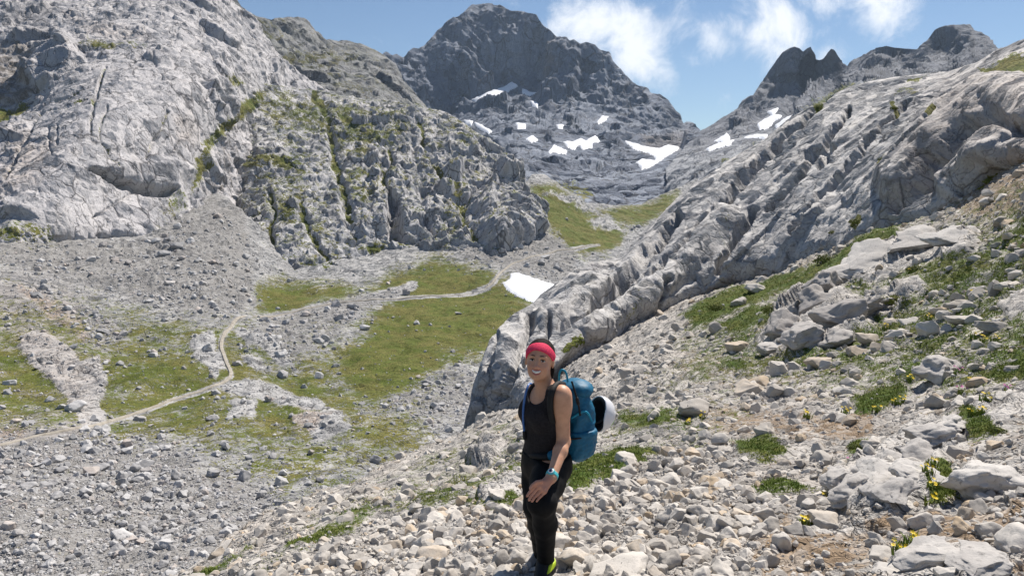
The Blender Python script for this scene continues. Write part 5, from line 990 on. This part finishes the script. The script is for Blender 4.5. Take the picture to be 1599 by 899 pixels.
def hairf(P):
    Q = (P-HC)@HR.T; d = ell(Q, (0, -.018, .028), I3, (.0795, .0985, .0875)); d = d-fbm(Q*np.array([60, 22, 22]), 2, 9)*.004
    d = np.maximum(d, Q[:, 1]*.62-Q[:, 2]*.55-.006); d = np.minimum(d, smin(ell(Q, (.046, -.062, -.055), I3, (.032, .03, .045)), ell(Q, (.055, -.055, -.10), I3, (.018, .018, .045)), .02)-fbm(Q*np.array([70, 70, 25]), 2, 19)*.006)
    return d
sdf_part('hair', hairf, HC-[.15, .17, .19], HC+[.15, .17, .14], .004, M_HAIR, person)
def bandf(P):
    Q = (P-HC)@HR.T; d = ell(Q, (0, -.012, .026), I3, (.083, .1015, .0855)); inn = ell(Q, (0, -.012, .026), I3, (.072, .090, .079)); h = Q[:, 2]-.069-.50*(Q[:, 1]-.05)+6.2*np.maximum(np.abs(Q[:, 0])-.012, 0)**2
    d = smax(d, np.abs(h)-.0300-.002*np.sin(Q[:, 0]*60), .006); return np.maximum(d, -inn)
sdf_part('headband', bandf, HC-[.13, .15, .14], HC+[.13, .15, .14], .0035, M_BAND, person)
def uv_sphere(c, r, R, flat=(1, 1, 1)):
    V, Fc = ico(3); return (V*np.array(flat)*r)@np.asarray(R)+c, Fc
M_EYE = plain('eye_white', (.55, .52, .5), .2, .5); M_IRIS = plain('dark_iris', (.02, .011, .008), .15, .6); M_TEETH = plain('teeth', (.78, .75, .69), .3, .5); M_BROW = plain('eyebrow_hair', (.03, .018, .012), .8, .2)
for s in (-1, 1):
    V, Fc = uv_sphere(hw((s*.029, .0735, -.001)), .0105, HR, (1.2, .9, .62)); ey = put('eye', new_mesh('eye', V-ROOT, Fc, [M_EYE], True), person)
    V, Fc = uv_sphere(hw((s*.029+.001, .0805, -.0005)), .0055, HR, (1, .7, .95)); put('iris', new_mesh('iris', V-ROOT, Fc, [M_IRIS], True), ey)
    sdf_part('eyelash', lambda P, s=s: np.minimum(cap((P-HC)@HR.T, (s*.016, .0815, .003), (s*.029, .0850, .0068), .0016, .0020), cap((P-HC)@HR.T, (s*.029, .0850, .0068), (s*.0425, .0765, .0022), .0020, .0016)), hw((s*.029, .08, .004))-.035, hw((s*.029, .08, .004))+.035, .0012, M_BROW, person)
    sdf_part('eyebrow', lambda P, s=s: np.minimum(cap((P-HC)@HR.T, (s*.015, .0890, .0250), (s*.030, .0850, .0268), .0022, .0024), cap((P-HC)@HR.T, (s*.030, .0850, .0268), (s*.047, .0675, .0185), .0024, .0012)), hw((s*.03, .08, .02))-.035, hw((s*.03, .08, .02))+.035, .0015, M_BROW, person)
sdf_part('teeth', lambda P: arc((P-HC)@HR.T, TEE), hw((0, .085, -.063))-.04, hw((0, .085, -.063))+.04, .0016, M_TEETH, person)
# wrist watch
ax = nrm(LW-LE); wc = LW-ax*.014; tc_ = nrm(np.array([0, 0, CAM_Z])-wc); tc_ = nrm(tc_-ax*(tc_@ax)); tc_ = nrm(tc_*.9+nrm(np.cross(ax, tc_))*.35)
M_TEAL = plain('turquoise_rubber', (.07, .50, .55), .5, .4); M_WHITE = plain('watch_bezel', (.7, .75, .76), .35, .5); M_DIAL = plain('dark_dial', (.02, .025, .09), .2, .6)
watch = bpy.data.objects.new('wrist_watch', None); COL.objects.link(watch); watch.location = wc; tag(watch, 'turquoise sports watch with dark dial on the hiker\'s wrist', 'watch'); watch.empty_display_size = .03
sdf_part('strap', lambda P: np.maximum(np.abs(np.linalg.norm((P-wc)-((P-wc)@ax)[:, None]*ax, axis=1)-.0305)-.0030, np.abs((P-wc)@ax)-.010), wc-.05, wc+.05, .002, M_TEAL, watch, None, wc)
def disc(c, n, r, h, seg=28):
    n = nrm(n); u = nrm(np.cross(n, [0, 0, 1.])); v = np.cross(n, u); V = []; 
    for z_, rr in ((0, r), (h*.75, r), (h, r*.88)):
        V += [c+n*z_+(u*math.cos(k*2*math.pi/seg)+v*math.sin(k*2*math.pi/seg))*rr for k in range(seg)]
    V.append(c+n*h); Fc = [(a*seg+k, a*seg+(k+1) % seg, (a+1)*seg+(k+1) % seg, (a+1)*seg+k) for a in range(2) for k in range(seg)]+[(2*seg+k, 2*seg+(k+1) % seg, 3*seg) for k in range(seg)]
    return np.array(V), Fc
for nm, r, z0, h, m_ in (('case', .0195, .027, .010, M_TEAL), ('bezel', .0150, .0355, .004, M_WHITE), ('dial', .0095, .0385, .0022, M_DIAL)):
    V, Fc = disc(wc+tc_*z0, tc_, r, h); put(nm, new_mesh(nm, V-wc, Fc, [m_], False), watch)
# backpack
PC = U(897, 655, 3.945); PR = TR
pack_o = bpy.data.objects.new('backpack', None); COL.objects.link(pack_o); pack_o.location = PC-Zv*.23; PO = PC-Zv*.23; pack_o.empty_display_size = .1
tag(pack_o, 'large teal-blue hiking backpack with black straps worn by the hiker', 'backpack')
M_BLUE = plain('teal_nylon', (.005, .115, .215), .55, .35, .16, 45, .35); M_BLUE2 = plain('bright_teal_webbing', (.01, .26, .42), .55, .35); M_BLACK = plain('black_webbing', (.014, .014, .015), .7, .3, .2, 90, .2); M_HOSE = plain('blue_hose', (.05, .15, .42), .35, .5)
def packf(P):
    q = (P-PC)@PR.T; tp = 1-.34*sstep(.05, .24, q[:, 2])-.10*sstep(-.1, -.24, q[:, 2]); w = np.stack([q[:, 0]/tp, (q[:, 1]-.09)/tp+.09, q[:, 2]], -1)
    d = rbox(w, (0, 0, -.005), I3, (.118, .090, .222), .076)*.85; fold = fbm(np.stack([q[:, 0]*9+q[:, 2]*5, q[:, 1]*9, q[:, 2]*13-q[:, 0]*6], -1), 3, 44, .5, True)*.008+fbm(q*7, 2, 45)*.012
    return d-fold
sdf_part('pack_bag', packf, PC-[.3, .3, .32], PC+[.3, .3, .32], .006, M_BLUE, pack_o, None, PO)
def lidf(P):
    q = (P-PC)@PR.T; d = ell(q, (0, -.005, .185), I3, (.112, .098, .058)); return d-fbm(q*12, 3, 47)*.008
sdf_part('lid', lidf, PC-[.2, .2, -.08], PC+[.2, .2, .30], .005, M_BLUE, pack_o, None, PO)
sdf_part('side_pocket', lambda P: smax((packf(P)-.012), np.maximum(np.abs(((P-PC)@PR.T)[:, 2]+.12)-.085, -((P-PC)@PR.T)[:, 0]+.03), .015)-fbm((P-PC)*11, 2, 48)*.006, PC-[.3, .3, .3], PC+[.3, .3, .1], .005, M_BLUE, pack_o, None, PO)
def chain(name, pts, r, mat, parent, root, h=None, rb=None):
    pts = [np.asarray(p_, float) for p_ in pts]; A = np.array(pts); rb = rb or r
    def f(P):
        d = np.full(len(P), 1.0)
        for k in range(len(pts)-1): d = smin(d, cap(P, pts[k], pts[k+1], r, rb), r*.3)
        return d
    V, Q = sdf_mesh(f, A.min(0)-r*2.5, A.max(0)+r*2.5, h or r*.45); return put(name, new_mesh(name, V-root, Q, [mat], True), parent)
def curve(pts, n=24):
    p = np.array(pts, float); t_ = np.linspace(0, len(p)-1, n); o = []
    for x in t_:
        i = min(int(x), len(p)-2); f = x-i; p0, p1, p2, p3 = p[max(i-1, 0)], p[i], p[i+1], p[min(i+2, len(p)-1)]
        o.append(.5*(2*p1+(p2-p0)*f+(2*p0-5*p1+4*p2-p3)*f*f+(3*p1-p0-3*p2+p3)*f**3))
    return o
chain('haul_loop', curve([U(873, 596, 3.86), U(873.5, 583, 3.86), U(877, 577.5, 3.86), U(882, 579, 3.86), U(885, 586, 3.86), U(886.5, 595, 3.86)]), .0058, M_BLUE2, pack_o, PO)
chain('compression_strap', curve([U(893, 652, 3.83), U(912, 642, 3.82), U(922, 652, 3.86), U(927, 672, 3.9), U(931, 690, 3.92)]), .0065, M_BLUE2, pack_o, PO)
chain('shoulder_strap', curve([U(880, 600, 3.80), U(870, 600, 3.72), U(862, 611, 3.665), U(859, 628, 3.66), U(861, 650, 3.675), U(868, 668, 3.72)]), .0165, M_BLACK, pack_o, PO)
chain('shoulder_strap', curve([U(846, 604, 4.02), U(835, 604, 3.93), U(828, 614, 3.855), U(824, 632, 3.83), U(824, 655, 3.84), U(830, 672, 3.86)]), .0155, M_BLACK, pack_o, PO)
chain('hip_belt', curve([U(880, 708, 3.82), U(866, 712, 3.715), U(850, 713, 3.715), U(834, 711, 3.77), U(824, 708, 3.86)]), .018, M_BLACK, pack_o, PO)
chain('belt_pocket', [U(874, 708, 3.735), U(862, 711, 3.70)], .030, M_BLUE, pack_o, PO)
hs = chain('drinking_hose', curve([U(832, 600, 3.93), U(826, 600, 3.84), U(821, 614, 3.80), U(817.5, 635, 3.79), U(817, 655, 3.79), U(818.5, 674, 3.80)], 30), .0062, M_HOSE, pack_o, PO)
chain('bite_valve', [U(818.5, 674, 3.80), U(819.5, 684, 3.805)], .0105, M_BLACK, hs, PO)
ls = chain('lid_strap', curve([U(893, 596, 3.80), U(898, 612, 3.79), U(903, 630, 3.80), U(906, 648, 3.81)]), .0055, M_BLACK, pack_o, PO)
chain('buckle', [U(901, 622, 3.79), U(903, 630, 3.79)], .010, M_BLACK, ls, PO)
chain('webbing_strap', curve([U(888, 686, 3.80), U(904, 684, 3.80), U(918, 682, 3.85), U(928, 682, 3.93)]), .0050, M_BLACK, pack_o, PO)
# helmet hung on the back of the pack
hel = bpy.data.objects.new('climbing_helmet', None); COL.objects.link(hel); HP = U(934, 646, 4.02); hel.location = HP; hel.empty_display_size = .05
tag(hel, 'white climbing helmet with black lining hung on the back of the backpack', 'helmet')
ho = nrm([-.80, -.50, .14]); hup = nrm(Zv-ho*(Zv@ho)); hs_ = np.cross(hup, ho); HRM = np.array([hs_, ho, hup])
M_HW = plain('white_helmet_shell', (.74, .74, .76), .3, .5, .04, 20); M_GREEN = plain('green_decal', (.22, .55, .06), .4, .4)
def sh_out(q): return ell(q, (0, .0, 0), I3, (.088, .112, .108))
def shellf(P):
    q = (P-HP)@HRM.T; d = np.maximum(sh_out(q), -ell(q, (0, .0, 0), I3, (.080, .104, .100))); d = smax(d, q[:, 1]-.012-.012*np.cos(q[:, 2]*30), .004)
    for (a, z_) in ((-.5, .03), (.0, .05), (.5, .03), (-.5, -.035), (.5, -.035)): d = smax(d, -cap(q, (a*.09, -.06, z_), (a*.12, -.2, z_*1.6), .011, .013), .004)
    return d
sdf_part('shell', shellf, HP-.15, HP+.15, .0048, M_HW, hel, None, HP)
sdf_part('lining', lambda P: (lambda q: np.maximum(np.maximum(ell(q, (0, 0, 0), I3, (.0805, .1045, .1005)), -ell(q, (0, .012, 0), I3, (.066, .088, .084))), q[:, 1]-.006))((P-HP)@HRM.T), HP-.13, HP+.13, .006, M_BLACK, hel, None, HP)
sdf_part('decal', lambda P: (lambda q: np.maximum(sh_out(q)-.0012, np.linalg.norm(q-np.array([.045, -.075, -.045]), axis=1)-.024))((P-HP)@HRM.T), HP-.13, HP+.13, .0035, M_GREEN, hel, None, HP)
chain('chin_strap', curve([HP+hs_*.075+ho*.0, HP+hs_*.04+ho*.03-hup*.04, HP-hs_*.01+ho*.035-hup*.05, HP-hs_*.07+ho*.0]), .005, M_BLACK, hel, HP)
HAZE = .00007

# ------------------------------------------------------------------ the air of the valley
hm = bpy.data.materials.new('haze_air'); hm.use_nodes = True; ht = hm.node_tree; ht.nodes.clear()
hv = ht.nodes.new('ShaderNodeVolumePrincipled'); hv.inputs['Density'].default_value = HAZE; hv.inputs['Color'].default_value = (.58, .76, 1.0, 1); hv.inputs['Anisotropy'].default_value = .2
hout = ht.nodes.new('ShaderNodeOutputMaterial'); ht.links.new(hv.outputs[0], hout.inputs['Volume'])
zs = [float((np.array(o.bound_box)[:, 2]).min()) for o in (L.obj for L in LAYERS.values())]; ze = [float((np.array(o.bound_box)[:, 2]).max()) for o in (L.obj for L in LAYERS.values())]
x0, x1, y0, y1, z0, z1 = -2600, 2600, -60, 2700, min(zs)-1, max(ze)+3
hb = np.array([(x, y, z) for x in (x0, x1) for y in (y0, y1) for z in (z0, z1)], float)
hz = put('haze', new_mesh('haze', hb, [(0, 1, 3, 2), (4, 6, 7, 5), (0, 4, 5, 1), (2, 3, 7, 6), (0, 2, 6, 4), (1, 5, 7, 3)], [hm], False)); tag(hz, None, None, None, 'stuff')
